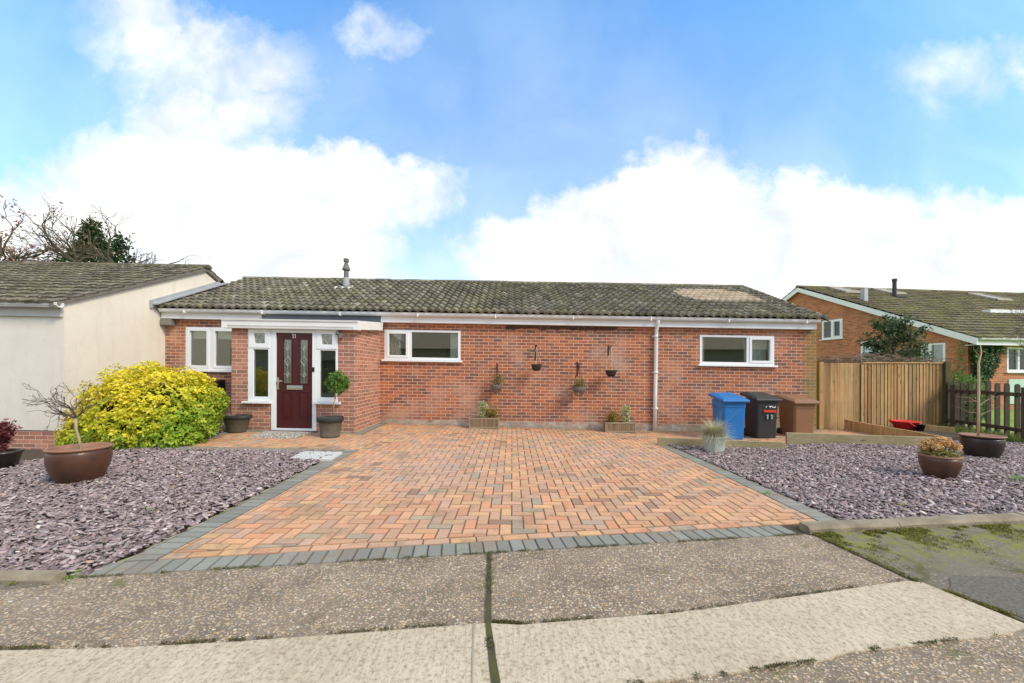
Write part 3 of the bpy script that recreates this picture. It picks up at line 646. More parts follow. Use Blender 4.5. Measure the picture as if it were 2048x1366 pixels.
def window(root, axis, c, a0, a1, z0, z1, mull=(), casements=(), shear=True, fw=.06, sill=True, sgn=1, dep=.06, glass=None, local=False, name='window', extend=.05):
    """frame set in the opening; mull = positions of mullions, casements = indices of panes with a second opening frame"""
    fr = MB(shear)
    def bx(m, b0, b1, y0, y1, d0, d1):
        d0, d1 = sorted((c + sgn * d0, c + sgn * d1))
        m.box(b0, b1, d0, d1, y0, y1) if axis == 'y' else m.box(d0, d1, b0, b1, y0, y1)
    bx(fr, a0, a0 + fw, z0, z1, -.012, dep); bx(fr, a1 - fw, a1, z0, z1, -.012, dep)
    bx(fr, a0 + fw, a1 - fw, z0, z0 + fw, -.012, dep); bx(fr, a0 + fw, a1 - fw, z1 - fw * .8, z1, -.012, dep)
    ed = [a0 + fw] + [v_ for mm in mull for v_ in (mm[0], mm[1])] + [a1 - fw]
    for mm in mull: bx(fr, mm[0], mm[1], z0 + fw, z1 - fw * .8, -.011, dep - .002)
    panes = []
    for i in range(0, len(ed), 2):
        p0, p1, q0, q1 = ed[i], ed[i + 1], z0 + fw, z1 - fw * .8
        if i // 2 in casements:
            k = .045
            for r in ((p0 - .012, p0 + k, q0 - .012, q1 + .012), (p1 - k, p1 + .012, q0 - .012, q1 + .012), (p0 + k, p1 - k, q0 - .012, q0 + k), (p0 + k, p1 - k, q1 - k, q1 + .012)): bx(fr, *r, -.026, dep - .01)
            p0 += k; p1 -= k; q0 += k; q1 -= k
        panes.append((p0, p1, q0, q1))
    w = fr.build(name, M_WHITE, root, bevel=.004, local=local)
    for p in panes:
        gl = MB(shear); bx(gl, p[0] - .004, p[1] + .004, p[2] - .004, p[3] + .004, dep * .45, dep * .45 + .006); gl.build('pane', glass or M_GLASS, w, local=local)
    if sill:
        sl = MB(shear); s0, s1 = a0 - extend, a1 + extend
        bx(sl, s0, s1, z0 - .045, z0 - .004, -.075, dep); sl.build('sill', M_WHITE, w, bevel=.006, local=local)
    return w
def room(root, x0, x1, y0, y1, z0, z1, mat, shear=True, name='room'):
    m = MB(shear)
    m.quad((x0, y1, z0), (x1, y1, z0), (x1, y1, z1), (x0, y1, z1)); m.quad((x0, y0, z0), (x0, y1, z0), (x0, y1, z1), (x0, y0, z1)); m.quad((x1, y0, z0), (x1, y0, z1), (x1, y1, z1), (x1, y1, z0))
    m.quad((x0, y0, z0), (x1, y0, z0), (x1, y1, z0), (x0, y1, z0)); m.quad((x0, y0, z1), (x0, y1, z1), (x1, y1, z1), (x1, y0, z1))
    return m.build(name, mat, root)
def folds(m, x0, x1, y, z0, z1, n, amp=.03):
    k = n * 6; vs = []
    for i in range(k + 1):
        x = x0 + (x1 - x0) * i / k; yy = y + amp * math.sin(2 * math.pi * n * i / k); vs += [(x, yy, z0), (x, yy, z1)]
    m.add(vs, [(2 * i, 2 * i + 2, 2 * i + 3, 2 * i + 1) for i in range(k)])

# ================================================================== THE BRICK BUNGALOW
DW = 9.5; WX0, WX1 = -8.235, 7.235
H = thing('brick_bungalow', (-.5, 12.5, 0), 'long single-storey red brick bungalow with mossy tiled roof and burgundy front door', 'house')
def rect(x0, x1, ytop, ybot, D, xm=None):
    xa, xb = HX(x0, D), HX(x1, D); xm = (x0 + x1) / 2 if xm is None else xm
    return (xa, xb, AZ(ybot, D) + SL * HX(xm, D), AZ(ytop, D) + SL * HX(xm, D))
w1r = (HX(371.8), HX(371.8) + 1.30, HZ(378, 741), HZ(378, 655.5)); w2r = rect(769, 921, 661, 720.5, DW); w3r = rect(1399, 1548, 669.8, 728.5, DW)
w1m = (HX(418), HX(427)); w2m = (HX(815.8), HX(823)); w3m = (HX(1493), HX(1499))
m = MB(True); wall(m, 'y', DW, WX0, WX1, -.5, 2.62, [w1r, w2r, w3r]); 
m.quad((WX1, 9.5, -.5), (WX1, 15.6, -.5), (WX1, 15.6, 2.6), (WX1, 9.5, 2.6)); m.add([(WX1, 9.5, 2.6), (WX1, 15.6, 2.6), (WX1, 12.54, 4.0)], [(0, 1, 2)])
m.quad((WX0, 15.6, -.5), (WX0, 15.6, 2.62), (WX1, 15.6, 2.62), (WX1, 15.6, -.5))
m.build('wall', M_BRICK, H)
win = window(H, 'y', DW, *w1r, [w1m], [0, 1]); win = window(H, 'y', DW, *w2r, [w2m], [0]); win = window(H, 'y', DW, *w3r, [w3m], [1])
room(H, -8.1, -5.7, 9.62, 11.8, -.1, 2.5, M_ROOM2); room(H, -3.3, -.2, 9.62, 11.9, .0, 2.5, M_ROOM); room(H, 3.9, 7.0, 9.62, 11.7, .0, 2.5, M_ROOM2)
b_ = MB(True); b_.box(w1r[0] + .09, w1m[0] - .02, 9.60, 9.615, w1r[3] - .27, w1r[3] - .02); b_.box(w1m[1] + .02, w1r[1] - .05, 9.60, 9.615, w1r[3] - .27, w1r[3] - .02); b_.build('roller_blind', M_BLIND, H)
for (q0, q1, qy, qn) in ((w2r[1] - .26, w2r[1] - .03, 9.75, 5), (w2r[0] + .05, w2r[0] + .36, 9.75, 7), (w3r[0] + .02, w3r[0] + .16, 9.75, 3), (w3m[1] + .02, w3r[1] - .02, 9.9, 8)):
    c_ = MB(True); folds(c_, q0, q1, qy - .13, .9, 2.35, qn); c_.build('curtain', M_CURT, H, smooth=True)
p_ = MB(True); p_.box(-1.95, -1.42, 11.84, 11.87, 1.35, 2.0); p_.build('picture', simple('picture_canvas', (.12, .16, .11), .6, (.4, .42, .36), 6, .9), H)
p_ = MB(True); p_.box(-1.15, -.75, 11.80, 11.88, .0, 2.1); p_.build('inner_door', simple('oak_door', (.40, .26, .12), .6), H)
# ornaments on the window board
M_ORN = simple('cream_ornament', (.6, .5, .3), .5)
t = thing('window_ornament', (HX(398), 9.72, w1r[2] + .02 + .10), 'small cream figurine on the window board inside the left pane', 'ornament')
p_ = MB(); p_.lathe([(.0, 0), (.035, .0), (.04, .04), (.02, .10), (.03, .15), (.02, .18), (.0, .19)], (0, 0, 0), 12); p_.build('figurine', M_ORN, t, local=True, smooth=True)
t = thing('kitchen_tap', (HX(441), 9.76, w1r[2] + .10), 'curved tap spout seen through the left kitchen window beside the porch', 'tap')
p_ = MB(); p_.tube([(-.09, 0, -.05)] + [(-.09 * math.cos(a / 8 * math.pi), 0, .07 + .09 * math.sin(a / 8 * math.pi)) for a in range(9)], .010, 8); p_.build('spout', M_CHROME, t, local=True, smooth=True)
# roof
ROOF_E = (9.22, 2.665); ROOF_R = (12.54, 4.09)
def rcol(i, c, n, nc):
    x = WX0 + (c + .5) * (WX1 - WX0) / nc; b2 = 0
    ct = {9: (4.9, 6.5), 8: (4.75, 6.9), 7: (4.75, 6.9), 6: (4.7, 6.9), 5: (4.9, 6.95)}.get(i)
    if ct and ct[0] - random.uniform(0, .15) < x < ct[1] - .3 + random.uniform(0, .15): b2 = random.uniform(.6, .95)
    return (min(1, max(0, random.gauss(.45, .26))), b2, 0)
m = MB(True); tiles(m, WX0 - .0, 7.26, *ROOF_E, *ROOF_R, 12, .185, .052, lip=.048, colf=rcol); ro = m.build('roof', M_TILE, H, smooth=False)
for p in ro.data.polygons: p.use_smooth = False
m = MB(True); tiles(m, WX0, 7.26, 15.86, 2.665, 12.54, 4.09, 12, .37, .03, pts=4); m.build('rear_roof', M_TILE, H)
m = MB(True); m.quad((WX0, 9.25, 2.62), (7.2, 9.25, 2.62), (7.2, 12.54, 4.04), (WX0, 12.54, 4.04)); m.build('roof_felt', M_GREY, H)
rt = MB(True)
for i in range(34):
    a = -8.40 + i * 15.6 / 34; b2 = a + 15.6 / 34 + .015; r = .115 + random.uniform(-.006, .008); z = 4.07 + random.uniform(-.006, .006)
    pr = [(12.54 + r * math.cos(t), z + .85 * r * math.sin(t)) for t in [math.pi * k / 8 for k in range(9)]]
    rt.prism(pr, 'x', a, b2, (random.random(), 0, 0))
rt.build('ridge', M_TILE, H)
rt = MB(True); rt.prism([(13.3, 4.05), (13.5, 4.06), (13.4, 4.28), (13.35, 4.28)], 'x', HX(699, 13.4), HX(727, 13.4), (.2, 0, 0)); rt.build('rear_vent', M_TILE, H)
vg = MB(True)
for i in range(12):   # lumpy verge at the right-hand gable
    t0, t1 = i / 12, (i + 1) / 12 + .01; y0, z0 = 9.2 + 3.34 * t0, 2.665 + 1.42 * t0; y1, z1 = 9.2 + 3.34 * t1, 2.665 + 1.42 * t1
    vg.add([(7.14, y0, z0 + .075), (7.30, y0, z0 + .055), (7.30, y0, z0 - .07), (7.14, y1, z1 + .045), (7.30, y1, z1 + .03), (7.30, y1, z1 - .07)], [(0, 1, 4, 3), (1, 2, 5, 4), (0, 2, 1)], (random.uniform(.3, .7), random.choice((0, 0, .7)), 0))
vg.build('verge', M_TILE, H)
# fascia, gutter, downpipe
FZ0, FZ1 = 2.435, 2.60
fa = MB(True); PX0, PX1 = HX(525, 9.4), HX(762.5, 9.4)
fa.box(WX0 + .02, PX0, 9.36, 9.5, FZ0, FZ1); fa.box(PX1, 7.13, 9.36, 9.5, FZ0, FZ1); fa.build('fascia', M_WHITEW, H, bevel=.004)
fa = MB(True); fa.box(PX0 + .002, PX1 - .002, 9.37, 9.5, FZ0, FZ1 - .01); fa.build('porch_flashing', M_GREY, H)
gu = MB(True); gr = [(9.31 + .068 * math.cos(math.pi + math.pi * k / 10), 2.645 + .075 * math.sin(math.pi + math.pi * k / 10)) for k in range(11)]
gr = [(9.235, 2.655)] + gr + [(9.385, 2.655), (9.372, 2.655)] + [(9.31 + .055 * math.cos(-math.pi * k / 10), 2.648 + .06 * math.sin(-math.pi * k / 10)) for k in range(11)]
gu.prism(gr, 'x', -8.18, 7.14)
for i in range(9): x = -7.6 + i * 1.8; gu.box(x, x + .03, 9.23, 9.40, 2.560, 2.655)
gu.build('gutter', M_WHITEW, H)
fl_ = MB(True); fl_.prism([(9.08, 2.64), (9.08, 2.81), (11.35, 3.78), (11.35, 3.62)], 'x', WX0, WX0 + .05); fl_.prism([(9.1, 2.66 + .055), (11.35, 3.63 + .055), (11.35, 3.66 + .055), (9.1, 2.69 + .055)], 'x', WX0 + .04, WX0 + .17); fl_.build('flashing', M_LEAD, H)
co_ = MB(True); co_.box(WX0 + .01, WX0 + .26, 9.33, 9.5, 2.27, 2.42, top=(1, 1)); co_.build('corbel', simple('grey_stone', (.22, .20, .17), .9), H, bevel=.02)
dp = MB(True); DX = HX(1313.5, 9.4)
dp.tube([(DX, 9.31, 2.60), (DX, 9.33, 2.52), (DX - .0, 9.43, 2.36), (DX - .02, 9.43, .9), (DX - .035, 9.43, .02)], .043, 14)
for z in (2.2, 1.35, .5): dp.box(DX - .085, DX + .035, 9.455, 9.50, z, z + .03); dp.tube([(DX - .01, 9.43, z - .01), (DX - .01, 9.43, z + .04)], .052, 14)
dp.build('downpipe', M_WHITE, H, smooth=True)
# flue
fx, fy = HX(692, 11.5), 11.5; fz = 2.665 + (11.5 - 9.22) * .429
s_ = 11.5 / 800
fu = MB(True); fu.lathe([(.085, -.1), (.085, .30), (.06, .305)], (fx, fy, fz), 20); fu.build('flue_collar', M_LEAD, H)
fu = MB(True); fu.lathe([(.068, .28), (.068, .50), (.11, .52), (.115, .54), (.09, .60), (.05, .72), (.045, .75), (.075, .755), (.078, .84), (.06, .85)], (fx, fy, fz), 24, col=None); fu.build('flue', simple('flue_grey', (.13, .12, .115), .7, (.2, .19, .16), 8, .7), H, smooth=False)
fu = MB(True); k = 14
for i in range(k):
    for j in range(8):
        x = fx - .26 + .52 * i / k; y = fy - .36 + .42 * j / 8; q = []
        for a, b2 in ((0, 0), (1, 0), (1, 1), (0, 1)):
            xx, yy = x + a * .52 / k, y + b2 * .42 / 8; t = (xx - WX0) / .1845; q.append((xx, yy, 2.665 + (yy - 9.22) * .429 + .05 + .03 * (0.5 + .5 * math.cos(2 * math.pi * (t - .35)))))
        fu.quad(*q)
fu.build('flue_flashing', simple('pale_lead', (.55, .55, .54), .6, (.38, .38, .37), 9, .8), H, smooth=True)
# meter box
mb = MB(True); mb.box(HX(418), HX(451), 9.30, 9.5, HZ(435, 812), HZ(435, 761)); mb.box(HX(420), HX(449), 9.29, 9.30, HZ(435, 810), HZ(435, 763)); mb.build('meter_box', M_BLACK, H, bevel=.012)

# ---- porch
DP = 8.0; PA, PB = -5.61, -3.135
def pr(x0, x1, yt, yb): return rect(x0, x1, yt, yb, DP)
TOPZ = HZ(587, 655, DP) + .03
sl_ = pr(496.5, 543.5, 660, 803.5); sr_ = pr(633, 675.7, 661, 804.5); dr = (HX(543.5, DP), HX(633, DP), HZ(588, 862, DP), HZ(588, 660.5, DP))
sl_ = (sl_[0], sl_[1], sl_[2], TOPZ); sr_ = (sr_[0], sr_[1], sr_[2], TOPZ); dr = (dr[0], dr[1], dr[2], TOPZ)
m = MB(True); wall(m, 'y', DP, PA, PB, -.3, TOPZ, [sl_, (dr[0], dr[1], -.3, TOPZ), sr_], rev=.1)
zt0, zt1 = TOPZ, TOPZ + .17
m.quad((PB, DP, -.3), (PB, DW, -.3), (PB, DW, zt1), (PB, DP, zt0)); m.quad((PA, DW, -.3), (PA, DP, -.3), (PA, DP, zt0), (PA, DW, zt1))
m.build('porch_wall', M_BRICK2, H)
room(H, PA + .1, PB - .1, 8.1, 9.49, -.05, TOPZ - .01, M_ROOM2, name='hall')
# porch roof with moulded cornice
cz0, cz1 = HZ(447, 655.5, 7.84) - .008, HZ(447, 638, 7.84)
def cornice(x0, x1, y, w=.16):   # moulded profile across the front
    return [(y + w, cz0), (y + .03, cz0), (y + .022, cz0 + .035), (y + .012, cz0 + .05), (y + .008, cz1 - .04), (y - .012, cz1 - .03), (y - .02, cz1), (y + w, cz1)]
m = MB(True); CL, CR = HX(441, 7.84), -3.03
m.prism(cornice(0, 0, 7.85), 'x', CL, CR)
for s_, X in ((1, CR), (-1, CL)):
    n0 = len(m.v); a, b2 = (X - .10, X) if s_ > 0 else (X, X + .10); ex = .012 * s_
    m.add([(a, 7.86, cz0), (b2, 7.86, cz0), (b2, 9.36, cz0 + .145), (a, 9.36, cz0 + .145), (a, 7.86, cz1), (b2 + (ex if s_ > 0 else 0), 7.86, cz1), (b2 + (ex if s_ > 0 else 0), 9.36, cz1 + .145), (a + (0 if s_ > 0 else ex), 9.36, cz1 + .145)], [(3, 2, 1, 0), (4, 5, 6, 7), (0, 1, 5, 4), (1, 2, 6, 5), (2, 3, 7, 6), (3, 0, 4, 7)])
m.build('cornice', M_WHITEW, H)
m = MB(True); m.quad((CL + .02, 7.90, cz1 - .006), (CR - .02, 7.90, cz1 - .006), (CR - .02, 9.40, cz1 + .142), (CL + .02, 9.40, cz1 + .142)); m.quad((CL + .02, 7.98, cz0 + .02), (CL + .02, 9.4, cz0 + .16), (CR - .02, 9.4, cz0 + .16), (CR - .02, 7.98, cz0 + .02)); m.build('porch_roof', M_GREY, H)
# side lights
for r, lite in ((sl_, ((509, 531, 668, 688), (507.3, 537, 700, 794.6))), (sr_, ((643.6, 665.3, 669.4, 690), (640.3, 671.5, 702, 796)))):
    t = MB(True); a, b2 = pr(*lite[0]), pr(*lite[1]); zm = (a[2] + b2[3]) / 2; y0, y1 = DP - .012, DP + .06
    def fr4(o, i):
        t.box(o[0], i[0], y0, y1, o[2], o[3]); t.box(i[1], o[1], y0, y1, o[2], o[3]); t.box(i[0], i[1], y0, y1, o[2], i[2]); t.box(i[0], i[1], y0, y1, i[3], o[3])
    fr4((r[0], r[1], zm, r[3]), (a[0] - .02, a[1] + .02, a[2] - .02, a[3] + .02)); fr4((r[0], r[1], r[2], zm), b2)
    y0 -= .014; fr4((a[0] - .10, a[1] + .10, a[2] - .09, a[3] + .09), a)
    wd = t.build('side_light', M_WHITE, H, bevel=.003)
    for q, mm in ((a, M_GLASSD), (b2, M_GLASS)):
        gl = MB(True); gl.box(q[0] - .004, q[1] + .004, DP + .02, DP + .028, q[2] - .004, q[3] + .004); gl.build('pane', mm, wd)
    ld = MB(True); cx_, cz_ = (a[0] + a[1]) / 2, (a[2] + a[3]) / 2; hw, hh = (a[1] - a[0]) / 2, (a[3] - a[2]) / 2
    D4 = [(cx_, cz_ + hh * .8), (cx_ + hw * .5, cz_), (cx_, cz_ - hh * .8), (cx_ - hw * .5, cz_)]
    for k in range(4): ld.tube([(D4[k][0], DP + .014, D4[k][1]), (D4[(k + 1) % 4][0], DP + .014, D4[(k + 1) % 4][1])], .004, 5)
    for p, q in (((cx_ - hw, cz_), D4[3]), (D4[1], (cx_ + hw, cz_)), ((cx_, cz_ + hh), D4[0]), (D4[2], (cx_, cz_ - hh))): ld.tube([(p[0], DP + .014, p[1]), (q[0], DP + .014, q[1])], .003, 5)
    ld.build('leading', simple('lead_came', (.55, .54, .48), .4, metal=.5), wd)
    si = MB(True); si.box(max(r[0] - .085, -5.62) if r is sl_ else r[0] - .02, r[1] + (.0 if r is sl_ else .065), DP - .085, DP + .03, r[2] - .045, r[2] - .003); si.build('sill', M_WHITE, wd, bevel=.006)
# door frame and door
lf = pr(552.6, 625.3, 667, 857.5)
m = MB(True); m.box(dr[0], lf[0], DP - .02, DP + .07, dr[2], dr[3]); m.box(lf[1], dr[1], DP - .02, DP + .07, dr[2], dr[3]); m.box(lf[0], lf[1], DP - .02, DP + .07, lf[3], dr[3]); m.box(lf[0], lf[1], DP - .025, DP + .07, dr[2], lf[2] - .004)
dfm = m.build('door_frame', M_WHITE, H, bevel=.003)
m = MB(True); m.box(dr[0] - .04, dr[1] + .05, DP - .12, DP + .02, dr[2] - .075, dr[2] - .003); m.build('threshold', M_DKWOOD, H, bevel=.008)
m = MB(True)
gls = [pr(565.7, 582.6, 680, 767.5), pr(598.6, 615.2, 680.5, 768)]
wall(m, 'y', DP + .012, lf[0], lf[1], lf[2], lf[3], gls, rev=.03)
m.box(lf[0] + .002, lf[1] - .002, DP + .005, DP + .03, lf[2] + .005, lf[2] + .045)
def mould(m, q, w=.016, h=.012):
    y = DP + .012
    for r in ((q[0] - w, q[1] + w, q[3], q[3] + w), (q[0] - w, q[1] + w, q[2] - w, q[2]), (q[0] - w, q[0], q[2], q[3]), (q[1], q[1] + w, q[2], q[3])): m.box(r[0], r[1], y - h, y, r[2], r[3])
for q in gls: mould(m, q)
for xa, xb in ((565.5, 583), (599, 616)):
    q = pr(xa, xb, 785.5, 836.5); mould(m, q, .012, .010); m.box(q[0] + .022, q[1] - .022, DP + .003, DP + .012, q[2] + .022, q[3] - .022)
m.box(lf[0] + .10, lf[1] - .10, DP + .006, DP + .012, gls[0][3] + .035, gls[0][3] + .04)
door = m.build('door', M_DOOR, H, bevel=.003)
for q in gls:
    gl = MB(True); gl.box(q[0], q[1], DP + .030, DP + .036, q[2], q[3]); gl.build('glass', M_GLASSD, door)
    ld = MB(True); cx_ = (q[0] + q[1]) / 2; hw = (q[1] - q[0]) / 2; yy = DP + .026
    for (cz_, s2) in ((q[3] - .17, .05), (q[3] - .43, .10), (q[3] - .70, .05)):
        D4 = [(cx_, cz_ + s2), (cx_ + s2 * .6, cz_), (cx_, cz_ - s2), (cx_ - s2 * .6, cz_)]
        for k in range(4): ld.tube([(D4[k][0], yy, D4[k][1]), (D4[(k + 1) % 4][0], yy, D4[(k + 1) % 4][1])], .0045, 5)
        for p_, q_ in (((q[0], cz_), D4[3]), (D4[1], (q[1], cz_))): ld.tube([(p_[0], yy, p_[1]), (q_[0], yy, q_[1])], .0035, 5)
    for k in (-.5, .5): ld.tube([(cx_ + hw * k * 1.5, yy, q[3]), (cx_ + hw * k * 1.5, yy, q[2])], .002, 4)
    ld.tube([(cx_, yy, q[3]), (cx_, yy, q[2])], .003, 5); ld.build('leading', bpy.data.materials['lead_came'], door)
q = pr(574, 605.5, 772, 780.5); m = MB(True); m.box(q[0], q[1], DP - .012, DP + .012, q[2], q[3]); m.box(q[0] + .03, q[1] - .03, DP - .02, DP - .012, q[2] + .022, q[3] - .022); m.build('letterplate', M_CHROME, door, bevel=.004)
q = pr(554.6, 557.6, 756, 780); m = MB(True); m.box(q[0], q[1] + .004, DP - .008, DP + .012, q[2], q[3]); hz = q[2] + .17
m.tube([(q[0] + .017, DP, hz), (q[0] + .017, DP - .05, hz), (q[0] + .13, DP - .055, hz)], .010, 8); m.build('handle', M_CHROME, door, bevel=.002)
m = MB(True)
for cx_ in (586, 590.2):   # the house number 11
    x = HX(cx_, DP); z0, z1 = HZ(588, 676, DP), HZ(588, 669, DP)
    m.box(x - .0065, x + .0065, DP + .004, DP + .012, z0, z1); m.add([(x - .0066, DP + .004, z1), (x - .022, DP + .004, z1 - .018), (x - .022, DP + .004, z1 - .028), (x - .0066, DP + .004, z1 - .016)], [(0, 1, 2, 3)]); m.box(x - .014, x + .014, DP + .004, DP + .012, z0 - .008, z0)
m.build('house_number', M_CHROME, door)
m = MB(True); q = pr(625.9, 629.6, 735.5, 744.3); m.box(q[0], q[1] + .006, DP - .045, DP - .02, q[2], q[3]); m.build('doorbell', M_BLACK, H, bevel=.005)
m = MB(True); q = (HX(681, DP), HZ(681, 671, DP))
m.tube([(q[0] - .0, DP, q[1] + .02), (q[0], DP - .05, q[1] + .02)], .025, 10); m.tube([(q[0], DP - .05, q[1] + .02), (q[0] + .06, DP - .08, q[1] - .02)], .016, 8); m.tube([(q[0] + .05, DP - .11, q[1] - .02), (q[0] + .05, DP - .04, q[1] - .02)], [.05, .035], 12); m.tube([(q[0] - .05, DP - .09, q[1] + .03), (q[0], DP - .05, q[1] + .02)], [.045, .02], 12); m.build('security_light', simple('light_metal', (.16, .15, .14), .5), H)

# ================================================================== THE RENDERED HOUSE ON THE LEFT
NX = WX0 - .005; N_ = thing('rendered_house', (-12, 10.7, 0), 'cream rendered house on the left with brown mossy gabled roof', 'house')
APY = 10.74; NE = 2.43; NA = 3.86
m = MB(True); m.quad((-22, 7.35, .1), (NX, 7.35, .1), (NX, 7.35, NE), (-22, 7.35, NE))
m.add([(NX, 7.35, .1), (NX, 14.1, .1), (NX, 14.1, NE), (NX, APY, NA), (NX, 7.35, NE)], [(0, 1, 2, 3, 4)]); m.quad((-22, 14.1, -.4), (-22, 14.1, NE), (NX, 14.1, NE), (NX, 14.1, -.4)); m.quad((-22, 7.35, -.4), (-22, 7.35, NE), (-22, 14.1, NE), (-22, 14.1, -.4)); m.build('wall', M_RENDER, N_)
m = MB(True); m.quad((-22, 7.37, -.6), (NX - .02, 7.37, -.6), (NX - .02, 7.37, .12), (-22, 7.37, .12)); m.quad((NX - .02, 7.37, -.6), (NX - .02, 9.6, -.6), (NX - .02, 9.6, .12), (NX - .02, 7.37, .12)); m.build('plinth', M_BRICK2, N_)
m = MB(True); tiles(m, -22, NX + .07, 7.12, NE - .02, APY, NA + .12, 14, .25, .022, .034, 4, prof=lambda t: abs(math.sin(math.pi * t)) ** .6); m.build('roof', M_TILE2, N_)
m = MB(True); tiles(m, -22, NX + .07, 14.4, NE - .02, APY, NA + .12, 13, .30, .022, .02, 4); m.build('rear_roof', M_TILE2, N_)
m = MB(True)
for i in range(34):
    a = -22 + i * (22 + NX + .09) / 34; m.prism([(APY + .12 * math.cos(t), NA + .10 + .10 * math.sin(t)) for t in [math.pi * k / 7 for k in range(8)]], 'x', a, a + .42, (random.random() * .8, 0, 0))
m.build('ridge', M_TILE2, N_)
m = MB(True)
for ya, za, yb, zb in ((7.12, NE - .08, APY, NA + .02), (14.4, NE - .08, APY, NA + .02)): m.prism([(ya, za), (yb, zb), (yb, zb + .12), (ya, za + .10)] if ya < yb else [(yb, zb), (ya, za), (ya, za + .10), (yb, zb + .12)], 'x', NX - .01, NX + .055)
m.build('verge', simple('verge_mortar', (.14, .12, .10), .9, (.22, .2, .17), 9, .8), N_)
m = MB(True); m.box(-22, NX - .005, 7.30, 7.352, NE - .24, NE - .05); m.box(-22, NX + .05, 7.16, 7.30, NE - .085, NE - .055); m.build('fascia', simple('grey_fascia', (.60, .59, .56), .6), N_, bevel=.004)
m = MB(True); m.prism([(7.14 + y, NE + z) for y, z in ((0, 0), (0, -.05), (.04, -.085), (.10, -.085), (.13, -.05), (.13, 0), (.12, 0), (.115, -.045), (.09, -.07), (.05, -.07), (.012, -.04), (.012, 0))], 'x', -22, NX + .10); m.build('gutter', M_WHITEW, N_)

# ================================================================== THE BRICK HOUSE ON THE RIGHT (rotated a little)
RZ = math.atan2(.127, .9919); RC = (16.29, 14.3); B_ = thing('gabled_house', (RC[0], RC[1], 0), 'tall gabled orange brick house behind the fence with mossy roof and rooflights', 'house', rz=RZ)
e1 = (math.cos(RZ), math.sin(RZ)); e2 = (-e1[1], e1[0])
def toloc(x, y): dx, dy = x - RC[0], y - RC[1]; return dx * e1[0] + dy * e1[1], dx * e2[0] + dy * e2[1]
def gable_b(px):   # depth b along the gable wall seen at photo column px
    k = (px - CX) / F; return (k * RC[1] - RC[0]) / (e2[0] - k * e2[1])
def gz(px, py): b2 = gable_b(px); D = RC[1] + e2[1] * b2; return b2, AZ(py, D)
def fa_(px): k = (px - CX) / F; return (k * RC[1] - RC[0]) / (e1[0] - k * e1[1])
def fz_(px, py): a = fa_(px); D = RC[1] + e1[1] * a; return a, AZ(py, D)
def roofpt(px, py):
    tn = (5.92 - 2.57) / 7.45; dx, dz = (px - CX) / F, -(py - HY) / F
    # EYE + dz*t = 2.6 + tn*(b(t)+.35), b linear in t
    b0 = toloc(0, 0)[1]; bt = dx * e2[0] + e2[1]; t = (2.60 + tn * (b0 + .35) - EYE) / (dz - tn * bt)
    l = toloc(dx * t, t); return l[0], l[1], EYE + dz * t
RA = 7.1; EZ = 2.5; AZZ = 5.72
m = MB(); g1 = (*sorted((gable_b(1644), gable_b(1685))), gz(1664, 676)[1], gz(1664, 638)[1]); g2 = (*sorted((gable_b(1722), gable_b(1765))), 1.2, gz(1722, 681)[1]); g3 = (*sorted((gable_b(1842), gable_b(1891))), 1.2, gz(1870, 684.5)[1])
wall(m, 'x', 0, 0, 14.2, -.6, EZ, [g2, g3], sgn=1)
def rz_(b2): return EZ + (AZZ - EZ) * (1 - abs(b2 - RA) / RA)
wall(m, 'x', 0, g1[0], g1[1], EZ, g1[3], [g1], sgn=1); zt = g1[3]
def zi(z): return RA * (1 - (AZZ - z) / (AZZ - EZ))
m.add([(0, 0, EZ), (0, g1[0], EZ), (0, g1[0], zt), (0, zi(zt), zt)], [(3, 2, 1, 0)]); m.add([(0, g1[1], EZ), (0, 14.2, EZ), (0, 14.2 - zi(zt), zt), (0, g1[1], zt)], [(3, 2, 1, 0)]); m.add([(0, zi(zt), zt), (0, 14.2 - zi(zt), zt), (0, RA, AZZ)], [(2, 1, 0)])
fw1 = (fa_(2013), fa_(2013) + 1.7, fz_(2016, 741)[1], fz_(2016, 692)[1])
wall(m, 'y', 0, 0, 20, -.6, EZ, [fw1]); m.quad((0, 14.2, -.6), (0, 14.2, EZ), (20, 14.2, EZ), (20, 14.2, -.6)); m.build('wall', M_BRICK3, B_, local=True)
def rwin(axis, r, mull, cas=(), sill=True): return window(B_, axis, 0, *r, mull, cas, shear=False, local=True, sill=sill, glass=M_GLASSF, fw=.08, dep=.09, extend=.08)
mid = (g1[0] + g1[1]) / 2; rwin('x', g1, [(mid - .05, mid + .05)], [0]); rwin('x', g2, []); mid = g3[0] + (g3[1] - g3[0]) * .62; rwin('x', g3, [(mid - .05, mid + .05)]); rwin('y', fw1, [(fw1[0] + .48, fw1[0] + .56), (fw1[0] + 1.1, fw1[0] + 1.18)])
def lroom(x0, x1, y0, y1, z0, z1):
    m = MB(); m.quad((x0, y1, z0), (x1, y1, z0), (x1, y1, z1), (x0, y1, z1)); m.quad((x1, y0, z0), (x1, y0, z1), (x1, y1, z1), (x1, y1, z0)); m.quad((x0, y0, z0), (x0, y1, z0), (x0, y1, z1), (x0, y0, z1)); m.quad((x0, y0, z1), (x0, y1, z1), (x1, y1, z1), (x1, y0, z1)); m.quad((x0, y0, z0), (x1, y0, z0), (x1, y1, z0), (x0, y1, z0)); m.build('room', simple('dark_room', (.10, .10, .09), .9), B_, local=True)
lroom(.12, 3, g1[0] - .5, g1[1] + .5, g1[2] - .5, g1[3] + .2); lroom(.12, 3, .3, 6.5, .2, 2.45); 
m = MB(); m.box(fw1[0] + .5, fw1[1], .12, .16, fw1[2], fw1[3]); m.build('grey_blind', simple('blind_grey', (.35, .36, .38), .7), B_, local=True)
